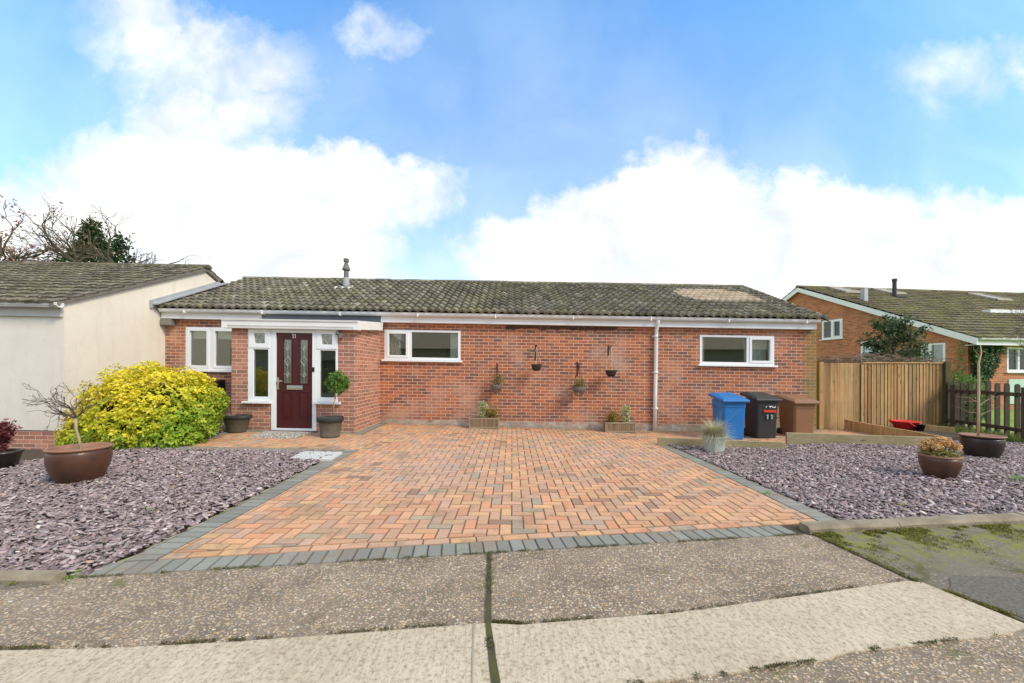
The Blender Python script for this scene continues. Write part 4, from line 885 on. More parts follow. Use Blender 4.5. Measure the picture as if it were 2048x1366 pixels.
a, z = fz_(2016, 756); m = MB(); m.box(a, a + 3, -.03, .01, .2, z); m.build('green_panel', simple('pale_green_panel', (.50, .66, .52), .6, (.42, .56, .44), 3, .5), B_, local=True, bevel=.005)
m = MB(); tiles(m, -.18, 20, -.38, EZ + .05, RA, AZZ + .17, 22, .33, .018, .055, 3, prof=lambda t: abs(math.sin(math.pi * t)) ** .5); m.build('roof', M_TILE3, B_, local=True)
m = MB(); tiles(m, -.18, 20, 14.6, EZ + .05, RA, AZZ + .17, 24, .66, .018, .022, 2); m.build('rear_roof', M_TILE3, B_, local=True)
m = MB()
for i in range(40): m.prism([(RA + .13 * math.cos(t), AZZ + .14 + .11 * math.sin(t)) for t in [math.pi * k / 6 for k in range(7)]], 'x', -.2 + i * .5, .3 + i * .5 + .01, (random.random(), 0, 0))
m.build('ridge', M_TILE3, B_, local=True)
m = MB()
for ya, yb in ((-.38, RA), (14.6, RA)):
    za, zb = EZ - .20, AZZ - .10; P4 = [(ya, za), (yb, zb), (yb, zb + .22), (ya, za + .24)]; m.prism(P4 if ya < yb else P4[::-1], 'x', -.19, -.12)
m.build('bargeboard', M_WHITE, B_, local=True)
m = MB(); m.box(-.12, 20, -.36, -.33, EZ - .20, EZ + .02); m.box(-.12, 20, -.33, .0, EZ - .20, EZ - .18); m.build('fascia', M_WHITEW, B_, local=True)
m = MB(); m.prism([(-.46, EZ + .04), (-.46, EZ - .02), (-.42, EZ - .055), (-.37, EZ - .055), (-.365, EZ + .04)], 'x', -.12, 20); m.build('gutter', simple('dirty_gutter', (.55, .55, .47), .7, (.3, .32, .2), 4, .9), B_, local=True)
tn = (AZZ + .17 - EZ - .05) / (RA + .38)
def rooflight(pa, pb, w):
    a0, b0, _ = roofpt(*pa); a1, b1, _ = roofpt(*pb); b0, b1 = sorted((b0, b1)); Z = lambda b2: EZ + .09 + tn * (b2 + .38)
    m = MB(); al = min(a0, a1); x0, x1 = al, al + w
    for r in ((x0, x0 + .08, b0, b1), (x1 - .08, x1, b0, b1), (x0, x1, b0, b0 + .1), (x0, x1, b1 - .1, b1)):
        m.add([(r[0], r[2], Z(r[2])), (r[1], r[2], Z(r[2])), (r[1], r[3], Z(r[3])), (r[0], r[3], Z(r[3])), (r[0], r[2], Z(r[2]) + .09), (r[1], r[2], Z(r[2]) + .09), (r[1], r[3], Z(r[3]) + .09), (r[0], r[3], Z(r[3]) + .09)], [(3, 2, 1, 0), (4, 5, 6, 7), (0, 1, 5, 4), (1, 2, 6, 5), (2, 3, 7, 6), (3, 0, 4, 7)])
    o = m.build('rooflight', simple('rooflight_frame', (.42, .37, .28), .7), B_, local=True)
    m = MB(); m.quad((x0 + .08, b0 + .1, Z(b0 + .1) + .05), (x1 - .08, b0 + .1, Z(b0 + .1) + .05), (x1 - .08, b1 - .1, Z(b1 - .1) + .05), (x0 + .08, b1 - .1, Z(b1 - .1) + .05)); m.build('pane', simple('rooflight_glass', (.34, .31, .26), .5), o, local=True)
rooflight((1690, 583), (1677, 574), .95); rooflight((1783, 586), (1772, 577), .95); rooflight((1995, 598), (1990, 587), 1.0)
m = MB(); a, b2, z = roofpt(1728, 598); m.box(a - .10, a + .10, b2 - .1, b2 + .1, z - .2, z + .52); m.build('vent_stack', simple('pale_grey_metal', (.45, .46, .47), .5), B_, local=True, bevel=.01)
m = MB(); a, b2, z = roofpt(1788.5, 590); m.tube([(a, b2, z - .2), (a, b2, z + .72), (a, b2, z + .73), (a, b2, z + .86)], [.085, .085, .105, .105], 16); m.box(a - .3, a + .25, b2 - .35, b2 - .0, z - .14, z - .05); m.build('flue', simple('black_flue', (.04, .04, .045), .5), B_, local=True)
# flat dormer strip on the roof to the right
a, b2, z = roofpt(1975, 622); m = MB(); m.box(a, a + 6, b2 - .1, b2 + .5, z - .25, z + .12); m.build('dormer_edge', M_WHITEW, B_, local=True, bevel=.01)
# ================================================================== PLANTS: generators
def unit(v): return v / np.maximum(1e-9, np.linalg.norm(v, axis=-1, keepdims=True))
def leafcloud(name, mat, P, Nrm, cols, L, Wd, per=1, spread=.8, jit=.02, droop=0, parent=None, fold=.25, shear=False):
    """leaf-sized faces: each point carries `per` leaves fanned round its normal; every leaf is two faces folded on the midrib"""
    P = np.asarray(P, float); Nrm = unit(np.asarray(Nrm, float)); n = len(P)
    a = unit(np.cross(Nrm, rng.normal(size=(n, 3)))); b2 = np.cross(Nrm, a); off = rng.uniform(0, 2 * np.pi, n); VV = []; CC = []
    for k in range(per):
        th = off + 2 * np.pi * k / per + rng.normal(0, .25, n)
        rad = a * np.cos(th)[:, None] + b2 * np.sin(th)[:, None]; sp = spread * rng.uniform(.7, 1.2, n)[:, None]
        d = unit(Nrm * (1 - sp * .75) + rad * sp + np.array([0, 0, -1.]) * droop); side = unit(np.cross(d, Nrm + rng.normal(0, .2, (n, 3)))); up = np.cross(side, d)
        l = (L * rng.uniform(.7, 1.2, n))[:, None]; w = (Wd * rng.uniform(.75, 1.15, n))[:, None]; o = P + rng.normal(0, jit, (n, 3))
        q0 = o; q1 = o + d * l * .5 + side * w * .5 + up * w * fold; q2 = o + d * l; q3 = o + d * l * .5 - side * w * .5 + up * w * fold; mid = o + d * l * .52
        VV.append(np.stack([q0, q1, q2, mid, q3], 1)); CC.append(cols * rng.uniform(.88, 1.12, (n, 1)))
    V = np.concatenate(VV); C = np.concatenate(CC); m = len(V); i = (np.arange(m) * 5)[:, None]
    Fq = np.concatenate([i + np.array([0, 1, 2, 3]), i + np.array([0, 3, 2, 4])])
    return mesh_np(name, V.reshape(-1, 3), Fq, mat, parent, cols=np.concatenate([C, C]), shear=shear)
def pal(n, *cols, w=None): c = np.array(cols); return c[rng.choice(len(c), n, p=w)]
def branch(m, p, d, L, r, lvl, maxl, tips, bend=.35, split=(2, 3), n=5, up=.15, ratio=.72, segs=4, ang=.6, rk=.72, rmin=0):
    pts = [Vector(p)]; rs = [r]; d = Vector(d).normalized()
    for k in range(segs):
        d = (d + Vector((random.gauss(0, bend), random.gauss(0, bend), random.gauss(0, bend) + up)) * .35).normalized()
        pts.append(pts[-1] + d * L / segs); rs.append(max(rmin, r * (1 - (1.17 - rk) * (k + 1) / segs)))
    m.tube(pts, rs, n if lvl < 2 else max(3, n - 2), cap=lvl == maxl)
    if lvl >= maxl: tips.append((pts[-1], d)); return
    for _ in range(random.randint(*split)):
        t = random.choice(range(1, segs + 1)) if _ else segs
        ax = d.orthogonal().normalized(); ax.rotate(Matrix.Rotation(random.uniform(0, 6.28), 3, d)); nd = (d + ax * random.uniform(.5, 1.2) * ang * 1.3).normalized()
        branch(m, pts[t], nd, L * ratio * random.uniform(.75, 1.15), rs[t] * rk, lvl + 1, maxl, tips, bend, split, n, up, ratio, segs, ang, rk, rmin)

# ---- golden shrub
def golden_shrub():
    c = np.array([-6.36, 7.0, G(-6.3, 6.9) + .05])
    r = thing('golden_shrub', tuple(c), 'large rounded golden-yellow leafy shrub beside the brick porch', 'shrub')
    P = []; N = []; hgt = []
    lob = [(-.0, 0, .50, 1.0, .72, .78), (.45, -.12, .50, .72, .62, .72), (-.55, .05, .36, .62, .55, .62), (.1, -.25, .25, .95, .55, .50), (.78, .05, .62, .42, .42, .48), (-.15, .2, .70, .72, .50, .56), (.55, -.3, .18, .60, .42, .40), (-.62, -.28, .12, .48, .38, .36)]
    for (x, y, z, rx, ry, rz_) in lob:
        n = int(1700 * (rx * rz_)) + 250; u_ = unit(rng.normal(size=(n, 3))); k = rng.uniform(.80, 1.06, n)[:, None] * (1 + .13 * np.sin(u_[:, [0]] * 9 + x * 5) * np.cos(u_[:, [2]] * 8 + u_[:, [1]] * 5))
        p = u_ * k * [rx, ry, rz_] + [x, y, z]; P.append(p); N.append(unit(u_ / [rx, ry, rz_]) + [0, 0, .35])
    P = np.concatenate(P) ; N = np.concatenate(N); keep = P[:, 2] > -.05
    for (x, y, z, rx, ry, rz_) in lob: keep &= (((P - [x, y, z]) / [rx * .74, ry * .74, rz_ * .74]) ** 2).sum(1) > 1
    P, N = P[keep], N[keep]; n = len(P)
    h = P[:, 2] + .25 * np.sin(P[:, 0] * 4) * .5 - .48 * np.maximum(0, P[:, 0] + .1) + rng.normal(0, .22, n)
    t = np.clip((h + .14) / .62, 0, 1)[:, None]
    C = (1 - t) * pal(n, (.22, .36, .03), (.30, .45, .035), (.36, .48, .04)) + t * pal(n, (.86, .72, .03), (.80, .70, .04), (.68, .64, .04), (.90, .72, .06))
    br = (P[:, 0] < -.62 - .25 * rng.random(n)) & (P[:, 2] > .25) & (rng.random(n) < .75); C[br] = pal(br.sum(), (.52, .33, .07), (.60, .45, .10), (.35, .2, .05))
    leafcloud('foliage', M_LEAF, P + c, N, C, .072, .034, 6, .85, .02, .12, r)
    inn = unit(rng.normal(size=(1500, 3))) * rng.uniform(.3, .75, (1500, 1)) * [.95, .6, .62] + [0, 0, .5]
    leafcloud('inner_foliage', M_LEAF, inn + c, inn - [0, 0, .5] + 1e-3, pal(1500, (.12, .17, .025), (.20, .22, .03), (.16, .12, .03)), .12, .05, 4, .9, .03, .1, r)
    m = MB(); tips = []
    for k in range(9): branch(m, (c[0] + random.uniform(-.2, .2), c[1] + random.uniform(-.1, .1), c[2] - .08), (random.uniform(-1, 1), random.uniform(-.7, .7), 1.1), .42, .018, 0, 2, tips)
    m.build('stems', M_BARK, r, uv=False)
golden_shrub()

# ---- potted things
def pot(root, prof, mat, soil=None, smooth=True, name='pot', sx=1, sy=1, rim=None, rimmat=None, soilmat=None, n=48):
    m = MB(); m.lathe(prof, (0, 0, 0), n, sx, sy); p = m.build(name, mat, root, local=True, smooth=smooth)
    if rim: m = MB(); m.lathe(rim, (0, 0, 0), n, sx, sy); m.build('rim', rimmat, root, local=True, smooth=smooth)
    if soil:
        m = MB(); m.lathe([(soil[0], soil[1] - .01), (soil[0] * .6, soil[1] + .006), (0, soil[1] + .012)], (0, 0, 0), 24, sx, sy); m.build('soil', soilmat or M_SOIL, root, local=True, smooth=True)
    return p
def stems_from(root, base, dirs, L, r, lv, mat, name='branches', **kw):
    m = MB(); tips = []
    for d in dirs: branch(m, base, d, L, r, 0, lv, tips, **kw)
    m.build(name, mat, root, uv=False); return tips
# brown bowl with a bare dwarf tree
x, y, z = gp(160, 972); x, y = -5.02 * y / 4.65 if False else (160 - CX) * (y + .16) / F, y + .16
r = thing('bowl_with_bare_tree', (x, y, z), 'large brown glazed bowl on the left slate bed holding a bare twisted dwarf tree', 'potted tree')
pot(r, [(.0, -.03), (.15, -.03), (.18, .01), (.228, .09), (.262, .18), (.277, .27), (.276, .34), (.264, .385), (.245, .385), (.245, .33), (0, .32)], M_TERRA, (.24, .345), rim=[(.245, .37), (.262, .372), (.287, .39), (.290, .402), (.280, .412), (.252, .412), (.243, .40), (.243, .36)], rimmat=M_TERRA2)
m = MB(); tr = [(x + .02, y, z + .34), (x - .01, y, z + .5), (x - .035, y - .01, z + .62), (x - .05, y, z + .74)]; m.tube(tr, [.015, .013, .013, .016], 8); m.build('trunk', M_BARKL, r, uv=False, smooth=True)
random.seed(21)
dirs = [(-1.1, .0, .22), (-.9, -.1, .75), (-.45, .1, 1.1), (.1, 0, 1.1), (.6, .2, .8), (.9, -.1, .45), (-.6, -.4, .5), (.3, -.3, .9)]
stems_from(r, tr[-1], dirs, .19, .009, 4, M_BARK, bend=.55, split=(1, 3), up=.14, ratio=.76, segs=3, ang=.55, n=5, rk=.82, rmin=.0022)
# red-leaved plant in dark pot at the left edge
x, y, z = -6.93, 5.45, -.05
r = thing('red_leaf_plant', (x, y, z), 'dark red small-leaved shrub in a dark brown pot at the far left', 'potted plant')
pot(r, [(0, 0), (.12, 0), (.17, .24), (.185, .25), (.185, .28), (.165, .28), (.16, .25), (0, .24)], M_DPOT, (.16, .25))
tips = stems_from(r, (x, y, z + .24), [(random.uniform(-.6, .75), random.uniform(-.5, .5), 1.2) for _ in range(13)], .20, .006, 2, M_TWIG, bend=.2, split=(2, 3), ang=.4)
P = []; 
for p, d in tips:
    for k in range(7): P.append(tuple(p - d * .022 * k + Vector((random.gauss(0, .012), random.gauss(0, .012), random.gauss(0, .012)))))
P = np.array(P); leafcloud('foliage', M_LEAF, P, rng.normal(size=P.shape) + [0, 0, 1.], pal(len(P), (.16, .03, .035), (.24, .05, .055), (.11, .02, .025), (.30, .10, .09)), .045, .024, 3, .8, .01, 0, r)
# dish of golden dried flower heads
x, y, z = gp(1880, 957); y += .11; x = (1880 - CX) * y / F
r = thing('bowl_of_dried_flowers', (x, y, z), 'small brown bowl full of orange-cream dried flower heads on the right slate bed', 'potted plant')
pot(r, [(.0, -.03), (.11, -.03), (.135, .01), (.172, .09), (.193, .17), (.198, .23), (.194, .268), (.18, .27), (.172, .24), (0, .22)], M_TERRA, (.17, .235), rim=[(.178, .262), (.196, .264), (.203, .275), (.198, .290), (.178, .290), (.170, .275)], rimmat=M_TERRA2)
hd = []; m = MB()
for k in range(22):
    a = random.uniform(0, 6.28); q = math.sqrt(random.random()) * .165; hx, hy, hz = x + q * math.cos(a), y + q * math.sin(a), z + .37 + .10 * (1 - (q / .17) ** 2) + random.uniform(-.02, .02)
    m.tube([(x + q * .5 * math.cos(a), y + q * .5 * math.sin(a), z + .23), (hx, hy, hz)], .003, 4); hd.append((hx, hy, hz))
m.build('stalks', simple('dry_stalk', (.30, .22, .10), .9), r, uv=False)
P = []; N = []
for h_ in hd:
    u_ = unit(rng.normal(size=(110, 3))); P.append(u_ * [.045, .045, .032] * rng.uniform(.8, 1.05, (110, 1)) + h_); N.append(u_ + [0, 0, .3])
P = np.concatenate(P); N = np.concatenate(N); leafcloud('flower_heads', M_LEAFM, P, N, pal(len(P), (.78, .50, .20), (.70, .42, .15), (.82, .62, .34), (.60, .33, .14)), .020, .018, 3, .8, .003, 0, r)
P = rng.uniform(-1, 1, (260, 3)) * [.14, .14, .05] + [x, y, z + .29]; leafcloud('foliage', M_LEAFM, P, rng.normal(size=P.shape) + [0, 0, 1.], pal(260, (.34, .33, .10), (.45, .38, .16)), .05, .018, 3, .7, .01, 0, r)
# large dark bowl with a whip sapling
x, y, z = gp(1965, 916); y += .16; x = (1964 - CX) * y / F
r = thing('bowl_with_sapling', (x, y, z), 'wide dark glazed bowl with a thin pale-stemmed leafless sapling near the picket fence', 'potted tree')
pot(r, [(.0, -.03), (.15, -.03), (.18, .02), (.218, .11), (.238, .20), (.243, .29), (.228, .33), (.215, .31), (0, .30)], M_DPOT, (.215, .315), rim=[(.226, .325), (.244, .328), (.262, .342), (.258, .352), (.235, .352), (.216, .335)], rimmat=M_TERRA2)
m = MB(); sx_ = (1957 - CX) * y / F; TT = [(sx_, y, z + .30), (sx_ - .0, y, z + .8), (sx_ + .005, y, z + 1.25), (sx_, y, z + 1.48), (sx_ + .02, y, z + 1.56), (sx_ + .045, y, z + 1.66), (sx_ + .03, y, z + 1.78)]
m.tube(TT, [.018, .016, .015, .014, .012, .009, .004], 8); m.build('trunk', simple('pale_stem', (.55, .42, .24), .7, (.42, .30, .18), 18, .7), r, uv=False, smooth=True)
random.seed(5); m = MB(); tips = []
for (h_, d, L) in ((.86, (-1, -.1, .62), .22), (.82, (1, .1, .25), .26), (.66, (1, -.2, .30), .22), (.95, (.5, .2, .6), .2), (1.62, (-.5, 0, .6), .12), (.7, (-.8, .3, .1), .14)): branch(m, (sx_, y, z + h_), d, L, .006, 0, 3, tips, bend=.25, split=(1, 2), up=.02, ratio=.8, ang=.35)
m.build('branches', simple('pale_twig', (.38, .27, .17), .8), r, uv=False)
# white square pot with ornamental grass
x, y, z = gp(1428, 905); y += .14; x = (1429 - CX) * y / F
r = thing('pot_of_grass', (x, y, z), 'pale grey-green faceted pot with a buff tuft of ornamental grass', 'potted plant')
m = MB(); k = 8
prof = [(.0, 0), (.155, 0), (.182, .235), (.20, .238), (.203, .275), (.178, .275), (.172, .25), (0, .245)]; m.lathe(prof, (0, 0, 0), k); o = m.build('pot', simple('pale_green_pot', (.56, .60, .54), .75, (.38, .42, .36), 6, .8), r, local=True, bevel=.005); o.rotation_euler.z = R(22.5)
def tuft(root, c, n, L, w, cols, spread, lean=(0, 0), name='grass_blades', segs=4, mat=None, zb=0):
    V = []; Fc = []; C = []
    for i in range(n):
        a = random.uniform(0, 6.28); sp = abs(random.gauss(0, spread)); l = L * random.uniform(.6, 1.15); d = Vector((math.cos(a) * sp + lean[0], math.sin(a) * sp + lean[1], 1)).normalized(); p = Vector(c) + Vector((math.cos(a), math.sin(a), 0)) * random.uniform(0, .05)
        s_ = Vector((-math.sin(a), math.cos(a), 0)); b0 = len(V); col = random.choice(cols)
        for k in range(segs + 1):
            t = k / segs; ww = w * (1 - t * .85); V += [tuple(p - s_ * ww), tuple(p + s_ * ww)]
            d = (d + Vector((math.cos(a) * .14, math.sin(a) * .14, -.16 * (1 + sp)))).normalized(); p = p + d * l / segs
        for k in range(segs): Fc.append((b0 + 2 * k, b0 + 2 * k + 1, b0 + 2 * k + 3, b0 + 2 * k + 2)); C.append(col)
    return mesh_np(name, V, Fc, mat or M_LEAFM, root, cols=np.array(C))
tuft(r, (x, y, z + .24), 2000, .36, .0028, [(.48, .45, .26), (.58, .52, .34), (.38, .40, .20), (.66, .60, .44)], .85)
tuft(r, (x + .05, y, z + .24), 36, .62, .002, [(.55, .50, .46), (.48, .42, .42)], .3, (.25, 0), 'seed_stalks')
# the two black pots by the door
x, y, z = -4.33, 7.55, G(-4.3, 7.5) - .01; x = (474 - CX) * 7.72 / F; y = 7.72
r = thing('low_planter', (x, y, G(x, y)), 'weathered flared dark planter with dead stems left of the front door', 'planter')
pot(r, [(0, 0), (.155, 0), (.17, .03), (.235, .255), (.262, .262), (.268, .315), (.25, .318), (.235, .285), (0, .26)], M_PLASPOT, (.23, .28), sy=.72, rim=[(.250, .255), (.270, .262), (.276, .318), (.262, .326), (.246, .32)], rimmat=simple('black_rim', (.03, .032, .03), .6))
random.seed(9)
stems_from(r, (x - .08, y, G(x, y) + .27), [(random.uniform(-.9, .7), random.uniform(-.4, .4), random.uniform(.3, 1.3)) for _ in range(14)], .11, .004, 1, simple('dead_stem', (.42, .30, .20), .9), 'dead_stems', bend=.3, split=(1, 2), ang=.5)
x = (661 - CX) * 7.52 / F; y = 7.52; z = G(x, y)
r = thing('topiary_pot', (x, y, z), 'round weathered pot with a small ball-headed standard tree right of the front door', 'potted tree')
pot(r, [(0, 0), (.165, 0), (.175, .02), (.168, .04), (.205, .28), (.222, .29), (.232, .345), (.22, .36), (.20, .34), (0, .31)], M_PLASPOT, (.20, .32), rim=[(.215, .275), (.228, .285), (.240, .345), (.232, .368), (.212, .366), (.205, .34)], rimmat=bpy.data.materials['black_rim'])
m = MB(); xb = (665 - CX) * 7.52 / F; m.tube([(xb, y, z + .32), (xb + .02, y, z + .6), (xb + .06, y, z + .74), (xb + .045, y, z + .86), (xb + .07, y, z + .98)], [.009, .008, .009, .009, .008], 7); m.tube([(xb + .015, y - .02, z + .32), (xb + .055, y - .015, z + .80)], .007, 6, col=(1, 1, 1)); m.build('stem', M_BARKL, r, uv=False, smooth=True)
bx_, bz = (676 - CX) * 7.52 / F, AZ(766, 7.52); u_ = unit(rng.normal(size=(900, 3))); rr = rng.uniform(.45, 1.05, (900, 1)) * (1 + .24 * np.sin(u_[:, [0]] * 7 + 1) * np.cos(u_[:, [2]] * 6)); P = u_ * rr * [.175, .175, .185] + [bx_, y, bz]
leafcloud('crown', M_LEAF, P, u_ + [0, 0, .4], pal(900, (.09, .19, .03), (.16, .30, .045), (.06, .12, .02), (.24, .38, .07)), .046, .020, 4, .7, .01, 0, r)
# ---- doormat, manhole cover
x0, x1 = -4.80, -3.93; m = MB(); zf = lambda x, y: G(x, y) + .012
K_ = 8
for i in range(K_):
    a, b2 = x0 + (x1 - x0) * i / K_, x0 + (x1 - x0) * (i + 1) / K_
    m.quad((a, 7.26, G(a, 7.26) + .016), (b2, 7.26, G(b2, 7.26) + .016), (b2, 7.84, G(b2, 7.84) + .016), (a, 7.84, G(a, 7.84) + .016)); m.quad((a, 7.26, G(a, 7.26) - .01), (b2, 7.26, G(b2, 7.26) - .01), (b2, 7.26, G(b2, 7.26) + .016), (a, 7.26, G(a, 7.26) + .016))
m.quad((x1, 7.26, G(x1, 7.26) - .01), (x1, 7.84, G(x1, 7.84) - .01), (x1, 7.84, G(x1, 7.84) + .016), (x1, 7.26, G(x1, 7.26) + .016)); m.quad((x0, 7.84, G(x0, 7.84) - .01), (x0, 7.26, G(x0, 7.26) - .01), (x0, 7.26, G(x0, 7.26) + .016), (x0, 7.84, G(x0, 7.84) + .016))
r = tag(m.build('doormat', simple('mat', (1, 1, 1), .9), None, uv=False), 'grey and buff woven doormat in front of the burgundy door', 'doormat')
mm, nt_, b_ = newmat('mat_weave'); co = nnew(nt_, 'ShaderNodeTexCoord').outputs['Object']; wv = nnew(nt_, 'ShaderNodeTexVoronoi', {'Vector': co, 'Scale': 30.0}, distance='CHEBYCHEV').outputs[0]
setb(nt_, b_, mix(nt_, ramp(nt_, wv, [(.3, 0.0), (.5, 1.0)]), (.60, .56, .47), (.20, .18, .15)), .95, wv, .6, .008); r.data.materials[0] = mm
a = gp(578, 921.5); b2 = gp(664, 922); c = gp(685.6, 908); d = gp(608, 906.5); m = MB(); Q = [a, b2, c, d]
m.add([(p[0], p[1], p[2] - .03) for p in Q] + [(p[0], p[1], p[2] + .028) for p in Q], [(4, 5, 6, 7), (0, 1, 5, 4), (1, 2, 6, 5), (2, 3, 7, 6), (3, 0, 4, 7)])
r = thing('manhole_cover', (a[0], a[1], a[2]), 'pale grey rectangular manhole cover sunk between slate and paved path', 'manhole cover'); m.build('cover', simple('galvanised_plate', (.60, .61, .58), .5, (.46, .47, .44), 9, .8, bump=.3, bscale=60), r, uv=False, bevel=.006)
for f in ((.17, .5), (.83, .5)):
    px_ = a[0] + (b2[0] - a[0]) * f[0] + (d[0] - a[0]) * f[1]; py_ = a[1] + (d[1] - a[1]) * f[1]; m = MB(); m.box(px_ - .03, px_ + .03, py_ - .012, py_ + .012, a[2] + .024, a[2] + .031); m.build('lifting_hole', M_BLACK, r, uv=False)

# ---- wall baskets and brackets
def bracket(px, py0, py1, label, arm=.27):
    X = HX(px); z0, z1 = AZ(py1, 9.5), AZ(py0, 9.5)
    r = thing('wall_bracket', (X, DW, z0), label, 'bracket', 'iron brackets on the brick wall'); h = z1 - z0; m = MB()
    m.box(-.012, .012, -.012, 0, 0, h); m.build('back_plate', M_IRON, r, local=True, bevel=.002)
    m = MB(); m.tube([(0, -.01, h * .72), (0, -arm, h * .80), (0, -arm - .02, h * .80 + .02), (0, -arm - .02, h * .8 + .04)], .009, 6); m.tube([(0, -.01, h * .12)] + [(0, -.01 - arm * .75 * math.sin(t), h * .12 + h * .6 * (1 - math.cos(t)) + .0) for t in [k * math.pi / 2 / 6 for k in range(1, 7)]], .007, 6)
    m.tube([(0, -.12 + .035 * math.cos(t), h * .60 + .035 * math.sin(t)) for t in [k * 5 / 9 for k in range(10)]], .006, 5); m.build('arm', M_IRON, r, local=True)
    return X, DW - arm, z0 + h * .80
def basket(X, Y, ztop, zrim, rad, label, wicker=False, plant=None):
    r = thing('hanging_basket', (X, Y, zrim - .15), label, 'hanging basket', 'baskets hung on the brick wall'); m = MB()
    if wicker:
        for k in range(9): rr = rad * math.cos(k / 9 * 1.25); zz = .15 - rad * .85 * math.sin(k / 9 * 1.25); m.tube([(rr * math.cos(t) * (1 + .02 * math.sin(9 * t + k)), rr * math.sin(t), zz + .006 * math.sin(11 * t + k * 2)) for t in [i * 6.2832 / 24 for i in range(25)]], .0095, 5)
        for k in range(20): t = k * .314; m.tube([(rad * 1.03 * math.cos(t), rad * 1.03 * math.sin(t), .16), (rad * .78 * math.cos(t), rad * .78 * math.sin(t), .02), (rad * .3 * math.cos(t), rad * .3 * math.sin(t), -.055)], .006, 4)
        mt = simple('grey_wicker', (.26, .20, .17), .9, (.15, .12, .10), 30, .8)
    else:
        m.lathe([(0, -.0), (rad * .42, .0), (rad * .72, .05), (rad * .95, .13), (rad, .15), (rad * .93, .15), (rad * .85, .12), (0, .10)], (0, 0, 0), 22)
        for k in range(14): t = k * .449; m.tube([(rad * 1.0 * math.cos(t), rad * 1.0 * math.sin(t), .15), (rad * .74 * math.cos(t), rad * .74 * math.sin(t), .05), (rad * .42 * math.cos(t), rad * .42 * math.sin(t), -.004)], .005, 4)
        mt = simple('dark_basket', (.05, .035, .03), .8)
    m.build('basket', mt, r, local=True)
    m = MB()
    for k in range(3): t = .5 + k * 2.094; m.tube([(rad * .98 * math.cos(t), rad * .98 * math.sin(t), .15), (0, 0, ztop - zrim + .15)], .0045, 4)
    m.build('cords', simple('cord', (.55, .45, .34), .9) if not wicker else M_IRON, r, local=True)
    m = MB(); m.lathe([(rad * .85, .12), (0, .145)], (0, 0, 0), 16); m.build('soil', M_SOIL, r, local=True)
    if plant:
        h_, cols, off = plant; n = 260; P = rng.normal(size=(n, 3)) * [rad * .42, rad * .42, h_ * .30] + [X + off, Y, zrim + h_ * .40]; P = P[P[:, 2] > zrim - .03]
        leafcloud('foliage', M_LEAFM, P, rng.normal(size=P.shape) + [0, 0, 1.], pal(len(P), *cols), .05, .014, 3, .7, .01, 0, r)
        tuft(r, (X + off, Y, zrim - .01), 60, h_ * .8, .003, [c_ for c_ in cols], .5, name='stems')
OL = [(.24, .20, .07), (.35, .27, .09), (.16, .18, .05), (.42, .38, .16), (.30, .12, .06)]
a = bracket(994.5, 726, 750, 'black bracket above the leftmost wicker basket'); basket(a[0], a[1], a[2], AZ(770, 9.24), .145, 'grey wicker hanging basket with olive stems, left of the empty dark ones', True, (.26, OL, .03))
a = bracket(1071.3, 689, 719, 'black bracket carrying the left empty dark basket'); basket(a[0], a[1], a[2], AZ(728.5, 9.24), .125, 'small empty dark basket on pale cords, nearer the long window')
a = bracket(1154.5, 723, 752, 'black bracket with visible scroll above the right wicker basket'); basket(a[0], a[1], a[2], AZ(774, 9.24), .155, 'grey wicker hanging basket with a bushy olive plant, nearer the downpipe', True, (.20, OL, 0))
a = bracket(1216.5, 690, 711, 'black bracket carrying the empty dark basket nearest the downpipe'); basket(a[0], a[1], a[2], AZ(740, 9.24), .135, 'small empty dark basket on pale cords, nearest the downpipe')
